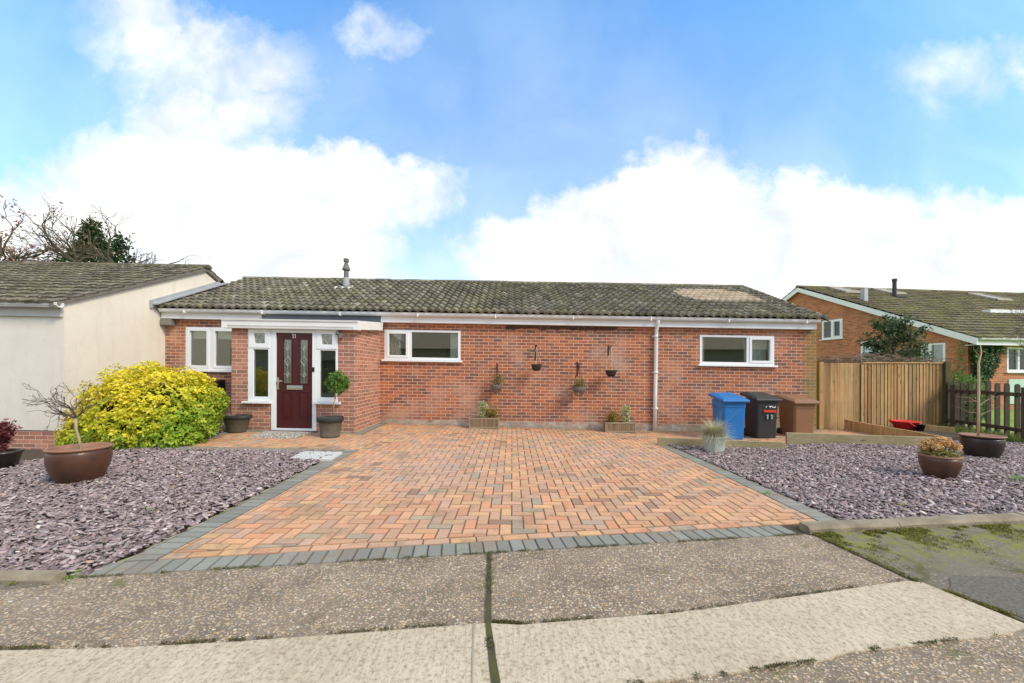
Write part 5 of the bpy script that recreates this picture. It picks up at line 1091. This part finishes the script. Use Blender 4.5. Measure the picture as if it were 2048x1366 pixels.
# ---- slatted wooden troughs by the wall
def trough(pxl, pxr, pyt, pyb, label, flip):
    x, y, z = gp((pxl + pxr) / 2, pyb); x0, x1 = HX(pxl, y), HX(pxr, y); h = (pyb - pyt) * y / F; w = x1 - x0
    r = thing('wooden_trough', (x0, y, z), label, 'trough', 'wooden troughs against the brick wall'); m = MB(); dz = .2
    for yy in (0, dz - .02):
        m.box(0, w, yy, yy + .022, h - .035, h); m.box(0, w, yy, yy + .022, .005, .04); m.box(0, .03, yy - .002, yy + .024, 0, h - .001); m.box(w - .03, w, yy - .002, yy + .024, 0, h - .001)
    for xx in (0, w - .022): m.box(xx, xx + .022, .022, dz - .02, h - .035, h - .002); m.box(xx, xx + .022, .022, dz - .02, .005, .04)
    m.build('frame', wood_mat('trough_frame', (.36, .28, .18), (.22, .16, .10), grain=(3, 30, 30)), r, local=True, bevel=.002)
    m = MB(); n = 13
    for k in range(n): f = random.uniform(.7, 1.2); m.box(.03 + (w - .06) * k / n + .002, .03 + (w - .06) * (k + 1) / n - .002, .008, .018, .02, h - .02, (f, f, f))
    m.box(.01, .02, .02, dz - .02, .02, h - .02); m.box(w - .02, w - .01, .02, dz - .02, .02, h - .02); m.box(.03, w - .03, dz - .016, dz - .006, .02, h - .02); m.build('slats', M_TROUGH, r, local=True)
    m = MB(); m.box(.02, w - .02, .02, dz - .02, .02, h - .03); m.build('soil', M_SOIL, r, local=True)
    a, b2 = (x0 + w * .45, x0 + w * .74); a, b2 = (b2 - .02, a - .12) if flip else (a, b2)
    P = rng.uniform(-1, 1, (330, 3)) * [.075, .06, .19] + [a, y + .1, z + h + .16]; leafcloud('variegated_foliage', M_LEAF, P, rng.normal(size=P.shape) + [0, 0, .8], pal(330, (.62, .62, .36), (.70, .68, .46), (.30, .36, .12), (.48, .50, .20)), .040, .022, 3, .7, .01, 0, r)
    P = rng.normal(size=(300, 3)) * [.075, .05, .065] + [b2, y + .1, z + h + .09]; leafcloud('olive_foliage', M_LEAF, P, rng.normal(size=P.shape) + [0, 0, .8], pal(300, (.32, .26, .06), (.42, .34, .08), (.22, .22, .05), (.36, .18, .05)), .045, .022, 3, .7, .01, 0, r)
trough(938, 998, 836, 858, 'slatted wooden trough of plants against the wall, left of the pair', False); trough(1211, 1272, 844, 865, 'slatted wooden trough of plants against the wall, beside the downpipe', True)

# ---- wheelie bins
def wheelie(px0, px1, pyb, D, ytop, col, name, label, kind, lidpx=(0, 0), depth=.56):
    x0, x1 = (px0 - CX) * D / F, (px1 - CX) * D / F; z = AZ(pyb, D); w = x1 - x0; h = AZ(ytop, D) - z
    r = thing('wheelie_bin', (x0, D, z), label, 'wheelie bin', 'wheelie bins in a row')
    mt = simple(name, col, .45, tuple(c_ * .75 for c_ in col), 3, .7, bump=.12, bscale=50, spec=.45); tp = .045
    m = MB(); P0 = [(0, 0), (w, 0), (w, depth * .82), (w * .93, depth * .9), (w * .07, depth * .9), (0, depth * .82)]
    def ring(poly, z_, gx, gy): return [(px + (px - w / 2) * gx, py + (py - depth / 2) * gy, z_) for px, py in poly]
    rr = .035; P1 = [(rr, 0), (w - rr, 0), (w, rr), (w, depth - .12), (w - .06, depth - .06), (.06, depth - .06), (0, depth - .12), (0, rr)]
    L = [ring(P1, 0.0, -.14, -.10), ring(P1, .03, -.08, -.06), ring(P1, h * .80, .02, .02), ring(P1, h * .82, .05, .05), ring(P1, h - .02, .055, .055), ring(P1, h, .07, .07)]
    vs = [p for l in L for p in l]; n = 8; fs = [tuple(range(n))[::-1], tuple(range(5 * n, 6 * n))] + [(k * n + i, k * n + (i + 1) % n, (k + 1) * n + (i + 1) % n, (k + 1) * n + i) for k in range(5) for i in range(n)]
    m.add(vs, fs); 
    m.build('body', mt, r, local=True, bevel=.008)
    m = MB(); e_ = .045; zl = lambda y: h + .005 + .10 * (y + e_) / (depth + e_)     # lid rises to the back
    pl = [(-e_, -e_ - .03), (w + e_, -e_ - .03), (w + e_, depth), (-e_, depth)]
    ins = [(.02, .02), (w - .02, .02), (w - .02, depth - .07), (.02, depth - .07)]
    vs = [(x_, y_, zl(y_) - .045) for x_, y_ in pl] + [(x_, y_, zl(y_)) for x_, y_ in pl] + [(x_, y_, zl(y_) + .035) for x_, y_ in ins] + [(w * .12 + .76 * x_, depth * .1 + .78 * y_, zl(y_) + .038) for x_, y_ in ins]
    m.add(vs, [(3, 2, 1, 0), (0, 1, 5, 4), (1, 2, 6, 5), (2, 3, 7, 6), (3, 0, 4, 7), (4, 5, 9, 8), (5, 6, 10, 9), (6, 7, 11, 10), (7, 4, 8, 11), (8, 9, 13, 12), (9, 10, 14, 13), (10, 11, 15, 14), (11, 8, 12, 15), (12, 13, 14, 15)])
    m.build('lid', mt, r, local=True, bevel=.010)
    m = MB(); m.tube([(.06, depth - .02, zl(depth) - .02), (.06, depth + .06, zl(depth)), (w - .06, depth + .06, zl(depth)), (w - .06, depth - .02, zl(depth) - .02)], .015, 8); m.build('handle', mt, r, local=True)
    for xx in (.01, w - .05):
        m = MB(); m.tube([(xx, depth - .10, .085), (xx + .04, depth - .10, .085)], .09, 20); m.build('wheel', M_BLACK, r, local=True, bevel=.006)
    return r, w, h
wheelie(1447, 1492, 879, 8.22, 799, (.018, .17, .46), 'blue_plastic', 'bright blue wheelie bin, nearest the white pot', 0)
r, w, h = wheelie(1514, 1557, 877, 8.30, 797, (.035, .036, .035), 'charcoal_plastic', 'charcoal wheelie bin with red strip and 11 on its front', 0)
wheelie(1589, 1632, 877, 8.36, 802, (.27, .135, .065), 'brown_plastic', 'brown wheelie bin next to the wooden fence', 0, depth=.6)
m = MB(); zb = lambda py: (877 - py) * 8.3 / F; xb = lambda px: (px - 1514) * 8.3 / F; fy_ = lambda z: -.006 - .012 * z
def bq(m, xa, xb_, za, zb_): m.box(xa, xb_, -.030, -.016, za, zb_)
ra = abs(zb(824) - zb(818)) / 2 * .75; zc = zb(821); m.prism([(xb(1528) + ra * math.cos(t), zc + ra * math.sin(t)) for t in [math.pi / 2 + k * math.pi / 8 for k in range(9)]] + [(xb(1549) + ra * math.cos(t), zc + ra * math.sin(t)) for t in [-math.pi / 2 + k * math.pi / 8 for k in range(9)]], 'y', -.034, -.010); m.build('red_strip', simple('red_label', (.62, .05, .03), .5), r, local=True)
m = MB()
for px_ in (1534, 1542.5): bq(m, xb(px_ - 1.3), xb(px_ + 1.3), zb(836.5), zb(827.5)); m.add([(xb(px_ - 1.3), -.03, zb(827.5)), (xb(px_ - 3), -.03, zb(829.5)), (xb(px_ - 3), -.03, zb(830.5)), (xb(px_ - 1.3), -.03, zb(829.2))], [(0, 1, 2, 3)])
m.build('number', simple('faded_number', (.30, .36, .34), .7), r, local=True)
m = MB()
for a, b2, c, d in ((1530.5, 1531.3, 814, 811), (1531.3, 1533, 811.6, 811), (1536.5, 1542.5, 812, 810.6), (1538.7, 1540.2, 814.3, 812), (1543.5, 1544.6, 814, 810.8), (1544.6, 1548.6, 814, 812.6), (1548.6, 1549.7, 814, 810.8)): bq(m, xb(a), xb(b2), zb(c), zb(d))
m.build('lettering', simple('white_lettering', (.8, .8, .78), .6), r, local=True)

# ---- sleepers, raised bed, trug
def sleeper(p, q, h, w, ztp, zbt, label, sink=0, mat=None):
    p, q = Vector(p), Vector(q); r = thing('timber_sleeper', (p.x, p.y, zbt), label, 'timber edging', 'timber boards edging the slate')
    d = (q - p).normalized(); nn = Vector((-d.y, d.x)) * w; n = max(4, int((q - p).length / .25)); vs = []
    for k in range(n + 1):
        c = p.lerp(q, k / n) - p; zz = (ztp[0] + (ztp[1] - ztp[0]) * k / n) - zbt + random.uniform(-.003, .003)
        vs += [(c.x, c.y, -.05), (c.x, c.y, zz), (c.x + nn.x, c.y + nn.y, zz), (c.x + nn.x, c.y + nn.y, -.05)]
    m = MB(); m.add(vs, [(4 * k + j, 4 * k + 4 + j, 4 * k + 4 + (j + 1) % 4, 4 * k + (j + 1) % 4) for k in range(n) for j in range(4)] + [(0, 1, 2, 3), tuple(4 * n + j for j in (3, 2, 1, 0))])
    o = m.build('board', mat or M_SLEEP, r, local=True, bevel=.006); return r
sleeper((2.74, 7.50), (4.90, 7.15), .17, .06, (.10, .075), -.07, 'long timber board edging the slate between the drive and the blue bin')
sleeper((5.24, 7.62), (7.95, 7.22), .19, .06, (.175, .155), -.07, 'thick timber board in front of the brown bin and wooden fence')
sleeper((7.90, 7.30), (7.90, 9.45), .25, .05, (.165, .215), -.10, 'timber side board of the raised corner bed, running back to the fence', mat=M_FENCE)
sleeper((8.97, 8.80), (9.42, 8.50), .2, .04, (.20, .16), -.05, 'short timber board behind the red trug', mat=M_FENCE)
r = thing('raised_bed_soil', (8.4, 8.8, .0), 'dark soil filling the raised timber bed under the fence', 'soil'); m = MB(); m.box(-.45, .9, -.9, .7, -.05, .06); o = m.build('soil', M_SOIL, r, local=True)
tx, ty = (1810 - CX) * 8.95 / F, 8.95
r = thing('red_trug', (tx, ty, .06), 'bright red plastic tub with two handles resting in the raised corner bed', 'tub')
m = MB(); m.lathe([(0, .0), (.17, .0), (.235, .17), (.25, .175), (.25, .19), (.232, .19), (.165, .015), (0, .012)], (0, 0, 0), 36, 1.05, .9); o = m.build('tub', simple('red_plastic', (.72, .045, .035), .4), r, local=True, smooth=True)
m = MB(); m.lathe([(.215, .15), (0, .17)], (0, 0, 0), 24, 1.05, .9); m.build('contents', M_SOIL, r, local=True)
for s_ in (-1, 1):
    m = MB(); m.tube([(.10 + s_ * .02 - .1 + (k - 4) * .034, s_ * (-.215 - .02 * math.sin(k / 8 * math.pi)), .18 - .085 * math.sin(k / 8 * math.pi) * (1 if s_ > 0 else .9)) for k in range(9)], .013, 8); m.build('handle', bpy.data.materials['red_plastic'], r, local=True, smooth=True)
o.rotation_euler.x = R(0)
tx, ty = (1842 - CX) * 8.7 / F, 8.72; r = thing('black_plant_pot', (tx, ty, .06), 'small empty black plant pot beside the red tub', 'plant pot'); m = MB(); m.lathe([(0, 0), (.06, 0), (.085, .13), (.092, .13), (.092, .15), (.08, .15), (.055, .02), (0, .02)], (0, 0, 0), 24); m.build('pot', M_BLACK, r, local=True, smooth=True)

# ---- close-board fence
FY = 9.62; FB, FT = -.18, AZ(722.5, FY)
def board_run(root, x0, x1, y, z0, z1, wd, lap, name='boards', slant=True):
    m = MB(); x = x0; i = 0
    while x < x1 - .01:
        w = min(wd * (random.uniform(.75, 1.25) if slant else random.uniform(.9, 1.1)), x1 - x + lap); f = random.uniform(.62, 1.25); wr = random.uniform(.86, 1.06); col = (f, f * wr, f * wr * random.uniform(.85, 1.05)); xe = min(x + w, x1 + .02); y0 = y - (.006 if slant else .0) + random.uniform(-.002, .002)
        zt = z1 + random.uniform(-.004, .004)
        sl = .004 if slant else -.010; xe += 0 if slant else -.003
        m.add([(x, y0 - .012, z0), (xe, y0 + sl, z0), (xe, y0 + .016, z0), (x, y0 - .002, z0), (x, y0 - .012, zt), (xe, y0 + sl, zt), (xe, y0 + .016, zt), (x, y0 - .002, zt)], [(0, 1, 5, 4), (4, 5, 6, 7), (3, 0, 4, 7), (2, 3, 7, 6), (1, 2, 6, 5)], col); x += w - lap; i += 1
    return m.build(name, M_FENCE, root, uv=False)
fx0, fx1, fx2, fx3 = (1634 - CX) * FY / F, (1643 - CX) * FY / F, (1722 - CX) * FY / F, (1883 - CX) * FY / F
r = thing('side_gate', (fx0, FY, FB), 'wide-boarded wooden gate section between brick corner and close-board fence', 'gate')
m = MB(); m.box(fx0, fx1, FY - .08, FY + .02, FB, FT, (1.05, 1.05, .9)); m.build('post', M_FENCE, r, uv=False, bevel=.005)
board_run(r, fx1 + .01, fx2, FY, FB + .02, FT - .02, .19, .0, slant=False)
r = thing('board_fence', (fx2, FY, FB), 'featheredge wooden fence with pale capping, mossy end post on its right', 'fence')
board_run(r, fx2 - .02, fx3, FY - .02, FB + .02, FT - .03, .092, .012); m = MB(); m.box(fx2, fx3, FY - .055, FY + .02, FT - .028, FT, (1.25, 1.2, 1.1)); m.build('capping_rail', M_FENCE, r, uv=False, bevel=.004)
m = MB(); m.box(fx3 + .003, fx3 + .13, FY - .09, FY + .04, FB, FT + .02); m.build('post', M_POST, r, uv=False, bevel=.006)
# ---- picket fence running towards the street
r = thing('picket_fence', (10.45, 9.5, 0), 'dark brown rustic picket fence with rounded tops beside the lawn', 'fence')
pkx = [1899, 1911, 1925, 1941, 1958, 1977, 1995, 2014, 2035, 2058, 2083]
pts = []
def pk_pos(px): t = (px - 1899) / (2035 - 1899); D = 9.5 + (7.93 - 9.5) * t ** .95 if t >= 0 else 9.5; return (px - CX) * D / F, D
for px in pkx:
    X, D = pk_pos(px); h_ = random.uniform(1.10, 1.17); m = MB(); w = .052; pr_ = [(-w, -.04), (w, -.04), (w, h_ - w)] + [(w * math.cos(t), h_ - w + w * math.sin(t)) for t in [k * math.pi / 8 for k in range(1, 8)]] + [(-w, h_ - w)]
    f = random.uniform(.75, 1.3); m.col = (f, f, f); m.prism([(X + a, b2 + .0) for a, b2 in pr_], 'y', D - .01, D + .012); m.build('picket', M_PICKET, r, uv=False, bevel=.003)
for z in (.90, .20):
    m = MB(); P = [pk_pos(px) for px in (1895, 1925, 1960, 2000, 2040, 2090)]
    for k in range(5): m.beam((P[k][0], P[k][1] + .03, z + .0), (P[k + 1][0], P[k + 1][1] + .03, z), .035, .075)
    m.build('rail', M_PICKET, r, uv=False)
X, D = pk_pos(1915); m = MB(); m.box(X - .06, X + .06, D + .0, D + .1, -.1, 1.05); m.build('post', M_PICKET, r, uv=False, bevel=.005)
X, D = pk_pos(2068); m = MB(); m.box(X - .06, X + .06, D + .05, D + .15, -.1, 1.05); m.build('post', M_PICKET, r, uv=False, bevel=.005)
V_ = []; C_ = []
for k in range(2600):
    t = random.random(); cxx = 10.35 - .35 * t + random.gauss(0, .16); cyy = 9.75 - 2.6 * t; V_.append((cxx, cyy, random.uniform(-.03, .02) + G(9.5, cyy))); C_.append(random.choice([(.14, .27, .035), (.20, .34, .05), (.28, .38, .08), (.34, .30, .12)]))
tag(leafcloud('grass_verge', M_LEAF, np.array(V_), np.tile([[0, 0, 1.]], (len(V_), 1)), np.array(C_), .09, .012, 4, .5, .03, 0), kind='stuff')
# ---- holly, brush pile, green shrub, ivy
x, y = (1786 - CX) * 11.2 / F, 11.2
r = thing('holly_tree', (x, y, -.05), 'dark green spiky holly bush rising behind the wooden fence', 'tree'); m = MB(); tips = []
random.seed(31); m.tube([(x, y, -.05), (x + .03, y, 1.0), (x, y, 2.0), (x + .05, y, 2.75)], [.06, .05, .03, .01], 7)
for k in range(26): zz = 1.0 + 1.7 * k / 26; a = k * 2.4; L = .50 * (1 - .5 * k / 26); branch(m, (x, y, zz), (math.cos(a), math.sin(a), .45), L, .014, 0, 2, tips, bend=.3, split=(2, 3), ang=.5)
m.build('trunk', M_BARK, r, uv=False)
P = []; 
for p, d in tips:
    for k in range(9): P.append(tuple(p - d * .05 * k + Vector([random.gauss(0, .05) for _ in range(3)])))
P = np.array(P); P = P[(P[:, 2] < 2.95)]; leafcloud('crown', M_LEAF, P, rng.normal(size=P.shape) + [0, 0, .8], pal(len(P), (.06, .10, .04), (.11, .16, .06), (.04, .07, .03), (.19, .22, .11)), .075, .042, 5, .8, .025, 0, r)
r = thing('dry_climber', (7.5, 9.85, FT), 'tangle of dry brown climber stems lying along the top of the wooden fence', 'climber'); m = MB(); random.seed(3)
for k in range(330):
    X = random.uniform(fx0 + .1, fx3 - .1); L = random.uniform(.25, .7); hmax = .02 + .17 * math.exp(-((X - 8.9) / .75) ** 2) + .05 * math.exp(-((X - 7.7) / .5) ** 2); zz = FT + random.uniform(-.04, hmax); p = Vector((X, FY + random.uniform(.05, .4), zz)); d = Vector((random.choice((-1, 1)), random.gauss(0, .2), random.gauss(.1, .3))); pts = [p]
    for j in range(5): d = (d + Vector((0, random.gauss(0, .25), random.gauss(-.04, .3)))).normalized(); q = pts[-1] + d * L / 5; q.z = min(q.z, FT + hmax + .05); q.x = min(max(q.x, fx0 + .05), fx3 + .05); pts.append(q)
    f = random.uniform(.6, 1.5); m.tube(pts, .0045, 3, cap=False, col=(f, f, f))
m.build('stems', simple('dry_stem', (.22, .165, .115), .95, attr=True), r, uv=False)
def blob(name, c, rad, n, cols, L, Wd, label, cat, per=4, mat=None, stem=True):
    r = thing(name, tuple(c), label, cat); u_ = unit(rng.normal(size=(n, 3))); k = rng.uniform(.55, 1.05, (n, 1)); P = u_ * k * rad + [c[0], c[1], c[2] + rad[2] * .8]; P = P[P[:, 2] > c[2] - .02]
    leafcloud('foliage', mat or M_LEAF, P, rng.normal(size=P.shape) * .7 + u_[:len(P)] * 0 + [0, 0, .8], pal(len(P), *cols), L, Wd, per, .8, .03, .1, r)
    m = MB(); tips = []
    for k in range(6): branch(m, (c[0] + random.uniform(-.1, .1), c[1], c[2] - .05), (random.uniform(-.8, .8), random.uniform(-.5, .5), 1), rad[2] * .7, .015, 0, 1, tips)
    m.build('stems', M_BARK, r, uv=False); return r
blob('green_shrub', ((1917 - CX) * 10.6 / F + .25, 10.7, .0), (.50, .4, .68), 950, [(.13, .26, .05), (.20, .36, .07), (.08, .16, .03), (.26, .42, .12)], .10, .04, 'leafy mid-green shrub behind the left end of the picket fence', 'shrub')
# ivy on the corner of the gabled house
n = 1900; A = rng.uniform(-.05, 1.45, n); Zt = rng.uniform(.0, 2.28, n); wmax = np.interp(Zt, [0, .9, 1.3, 1.8, 2.3], [.0, .1, .62, 1.0, 1.35]); lo = np.interp(Zt, [0, 1.0, 2.3], [.35, .25, .0]); kp = (A < wmax + lo) & (A > lo - .05); A, Zt = A[kp], Zt[kp]; dep = -.04 - rng.uniform(0, .16, len(A))
P = np.stack([RC[0] + A * e1[0] + dep * e2[0], RC[1] + A * e1[1] + dep * e2[1], Zt], -1)
r = thing('ivy', (RC[0] + .5, RC[1] - .1, 0), 'dark glossy ivy climbing the corner of the gabled brick house', 'ivy')
leafcloud('foliage', M_LEAF, P, np.tile(np.array([[-e2[0], -e2[1], .3]]), (len(P), 1)) + rng.normal(0, .35, P.shape), pal(len(P), (.035, .075, .022), (.06, .12, .03), (.09, .16, .05), (.15, .2, .08)), .10, .075, 3, .8, .02, .2, r)
n = 900; Bq = np.abs(rng.normal(0, .55, n)); Zt = rng.uniform(.6, 2.45, n); kp = Bq < .25 + .9 * np.clip((1.6 - Zt), 0, 1); Bq, Zt = Bq[kp], Zt[kp]; dep = -.03 - rng.uniform(0, .08, len(Bq)); P = np.stack([RC[0] + (Bq + .05) * e2[0] + dep * e1[0], RC[1] + (Bq + .05) * e2[1] + dep * e1[1], Zt], -1)
leafcloud('yellowing_foliage', M_LEAFM, P, np.tile(np.array([[-1, -.1, .3]]), (len(P), 1)) + rng.normal(0, .4, P.shape), pal(len(P), (.34, .34, .10), (.26, .30, .09), (.42, .36, .16)), .05, .035, 2, .8, .02, .2, r)
m = MB(); 
for k in range(6): a = .15 + .12 * k; q = [(RC[0] + (a + .06 * math.sin(j * 1.3 + k)) * e1[0] - .05 * e2[0], RC[1] + (a + .06 * math.sin(j * 1.3 + k)) * e1[1] - .05 * e2[1], .36 * j - .2) for j in range(7)]; m.tube(q, [.02] * 6 + [.006], 5)
m.build('stems', M_BARK, r, uv=False)
# ---- bare trees
def baretree(name, x, y, z0, h, rad, label, seed, lv=5, ivy=None, dirs=None, ratio=.74, L0=None, r0=None, leaves=None, mat=None, spl=(2, 3)):
    random.seed(seed); r = thing(name, (x, y, z0), label, 'tree'); m = MB(); fk = h * .40
    tr = [(x, y, z0), (x + .1, y, z0 + fk * .5), (x, y, z0 + fk)]; m.tube(tr, [rad, rad * .8, rad * .7], 9, cap=False); m.build('trunk', mat or M_BARK, r, uv=False, smooth=True)
    m = MB(); tips = []
    for d in dirs: branch(m, tr[-1], d, L0, r0, 0, lv, tips, bend=.42, split=spl, up=.10, ratio=ratio, segs=4, ang=.55, n=5, rk=.80, rmin=rad * .034)
    m.build('crown', mat or M_BARK, r, uv=False)
    if leaves:
        P = np.array([tuple(p + Vector([random.gauss(0, .12) for _ in range(3)])) for p, d in tips if random.random() < leaves[0]]); leafcloud('dead_leaves', M_LEAFM, P, rng.normal(size=P.shape), pal(len(P), *leaves[1]), leaves[2], leaves[2] * .6, 2, .9, .1, 0, r)
    return r
TD = 25.0; k_ = TD / F
tx = (200 - CX) * k_
DC = [(.18, .12, .08), (.24, .15, .10)]
r = baretree('ivy_clad_tree', tx, TD, -.1, 11.6, .38, 'bare-branched tree with dark ivy up its trunk behind the left house', 12, 5, dirs=[(-1.15, .1, .75), (-.6, -.3, 1.1), (-.15, .2, 1.4), (.3, -.1, 1.35), (.75, .2, 1.0), (1.25, .1, .62), (-.9, .3, .4), (1.0, -.3, .35)], L0=2.95, r0=.22, ratio=.69, leaves=(.6, DC, .14))
n = 2600; zz = rng.uniform(3.5, 10.4, n); q = np.interp(zz, [3.5, 7.5, 8.5, 9.5, 10.4], [3.4, 2.7, 1.3, .6, .2]); an = rng.uniform(0, 6.283, n); rr = q * np.sqrt(rng.random(n)); lean = np.where(rng.random(n) < .22, 1.35, -.35)
wd = np.where(lean > 0, .55, 1.0); P = np.stack([tx + np.where(lean > 0, 1.2, -.55) + rr * wd * np.cos(an) * .8, TD + rr * .6 * np.sin(an), np.where(lean > 0, zz * .93, zz)], -1)
leafcloud('ivy_growth', M_LEAF, P, rng.normal(size=P.shape) + [0, 0, .5], pal(n, (.035, .07, .025), (.06, .11, .035), (.025, .05, .02), (.12, .15, .06)), .26, .15, 3, .8, .15, .1, r)
baretree('bare_oak', (-62 - CX) * k_, TD - 1, -.1, 13, .45, 'bare oak with a few russet leaves at the far left edge of the sky', 44, 5, dirs=[(1.2, .1, .75), (.95, -.3, 1.0), (.55, .2, 1.25), (1.3, .1, .45), (0, -.1, 1.4), (-.8, .2, 1.0), (1.25, .3, .15), (-1, 0, .6)], L0=3.1, r0=.24, ratio=.70, leaves=(1.0, [(.26, .11, .07), (.20, .12, .08), (.30, .16, .10)], .20))
baretree('street_tree', (2135 - CX) * 10.5 / F, 10.5, -.05, 5.0, .09, 'leafless tree beyond the right edge whose twigs reach over the far roof', 8, 4, dirs=[(-1.3, 0, .75), (-1.3, -.2, .28), (-1.2, .2, 1.2), (-.3, 0, 1.4), (.9, 0, .9), (-1.2, 0, -.05)], L0=.62, r0=.03, ratio=.76, mat=M_TWIG)
def mosscloud(name, pts, n, cols, size, spread):
    P = []
    for _ in range(n):
        k = random.randrange(len(pts) - 1); t = random.random(); a, b2 = pts[k], pts[k + 1]; d = abs(random.gauss(0, spread)) * random.choice((.3, 1, 1.6)); x = a[0] + (b2[0] - a[0]) * t + random.gauss(0, .01)
        y = a[1] + (b2[1] - a[1]) * t - d
        if math.sin(x * 7 + y * 3) + math.sin(x * 17 - y * 11) * .8 + math.sin(x * 41 + y * 29) * .5 < -.1 + d * 1.5: continue
        P.append((x, y, .002 + random.uniform(0, .004)))
    P = np.array(P); return tag(leafcloud(name, M_LEAFM, P, rng.normal(0, .4, P.shape) + [0, 0, 1.], pal(len(P), *cols), size, size * .5, 3, .7, .004, 0), kind='stuff')
MC = [(.16, .16, .02), (.24, .23, .03), (.11, .12, .015), (.30, .27, .06), (.17, .13, .05)]
mosscloud('kerb_moss', [(2.5, 3.29), (3.3, 3.38), (4.6, 3.53), (7, 3.7)], 9000, MC, .014, .16)
mosscloud('kerb_moss', [(-5, 2.505), (-2.9, 2.485)], 1500, MC, .012, .05)
mosscloud('crack_moss', [(2.49, 3.2), (2.585, 2.6), (2.70, 2.3), (2.78, 2.08)], 900, MC, .010, .006)
mosscloud('crack_moss', [(-2.6, 1.905), (-1.85, 1.93), (-1.3, 1.98), (-.12, 2.125), (.05, 2.11), (.9, 2.215), (2.50, 2.56)], 2600, [(.10, .09, .03), (.14, .13, .025), (.08, .06, .03)], .009, .005)
mosscloud('crack_moss', [(.5, 1.705), (1.0, 1.775), (1.42, 1.845), (1.6, 1.905), (1.95, 1.95), (2.5, 2.035)], 1300, [(.10, .09, .03), (.14, .13, .025), (.08, .06, .03)], .009, .005)
mosscloud('crack_moss', [(-2.76, front(-2.76)), (2.40, front(2.40))], 2600, [(.12, .12, .03), (.18, .18, .03), (.09, .07, .03)], .008, .006)
mosscloud('crack_moss', [(-.16, 2.93), (-.12, 2.1), (-.065, 1.7), (-.02, 1.0)], 900, [(.09, .09, .02), (.16, .17, .03), (.07, .05, .03)], .010, .006)
# ---- weeds, moss and grass tufts in the gravel
def weed(px, py, n, L, w_, label, cols=[(.14, .28, .04), (.20, .36, .06), (.30, .42, .10)]):
    x, y, z = gp(px, py); r = thing('weed', (x, y, z), label, 'weed'); 
    for k in range(3): tuft(r, (x + random.uniform(-w_, w_), y + random.uniform(-w_, w_) * .6, z), n, L, .004, cols, 1.1, name='blades')
weed(2040, 958, 60, .10, .14, 'patch of bright grass in the slate at the right edge')
weed(1530, 985, 14, .04, .05, 'tiny weed in the middle of the right slate bed')
weed(1800, 1008, 26, .05, .08, 'yellow-green weed in the right slate near the kerb', [(.40, .42, .14), (.30, .36, .10)])
weed(420, 948, 20, .05, .05, 'small green weed in the left slate near the path')
weed(300, 1022, 16, .05, .05, 'pale weed in the middle of the left slate bed', [(.34, .36, .18)])
weed(150, 1153, 30, .03, .03, 'bright moss tuft beside the end of the left kerb')
weed(1893, 868, 60, .12, .10, 'green weeds at the foot of the mossy fence post')
# ---- across the street, behind the viewer: only its reflection shows in the panes
tag(sheet('road', simple('road_asphalt', (.10, .098, .09), .9, (.14, .13, .12), 3, .8, bump=.5, bscale=60), [(-40, -9), (40, -9), (40, -3.01), (-40, -3.01)], -.06), kind='structure')
n = 5000; P = rng.uniform(-1, 1, (n, 3)) * [24, .4, .7] + [0, -11.5, .4]; P[:, 2] += .25 * np.sin(P[:, 0] * .9)
tag(leafcloud('hedge', M_LEAF, P, rng.normal(size=P.shape) + [0, 0, .8], pal(n, (.14, .20, .07), (.20, .26, .10), (.26, .28, .14)), .30, .22, 3, .8, .1, 0), kind='stuff')
r = thing('house_opposite', (0, -19, 0), 'pale house across the street, seen only as a reflection in the panes', 'house')
m = MB(); wall(m, 'y', -17, -26, 26, -.5, 3.4, [(-11, -9, .9, 2.2), (-6, -4, .9, 2.2), (-1.5, .5, 0, 2.1), (3, 5.5, .9, 2.2), (9, 11.5, .9, 2.2), (14, 16.5, .9, 2.2), (-16, -14, .9, 2.2)], sgn=-1); m.build('wall', simple('buff_wall', (.50, .42, .32), .9, (.42, .35, .27), 2, .8), r)
m = MB(); m.box(-26, 26, -17.6, -17.3, -.4, 3.3); m.build('rooms', simple('dim_rooms', (.10, .10, .10), .8), r)
m = MB(); m.prism([(-16.6, 3.35), (-20.5, 5.2), (-24.5, 3.35)], 'x', -26.4, 26.4); m.build('roof', M_TILE2, r)
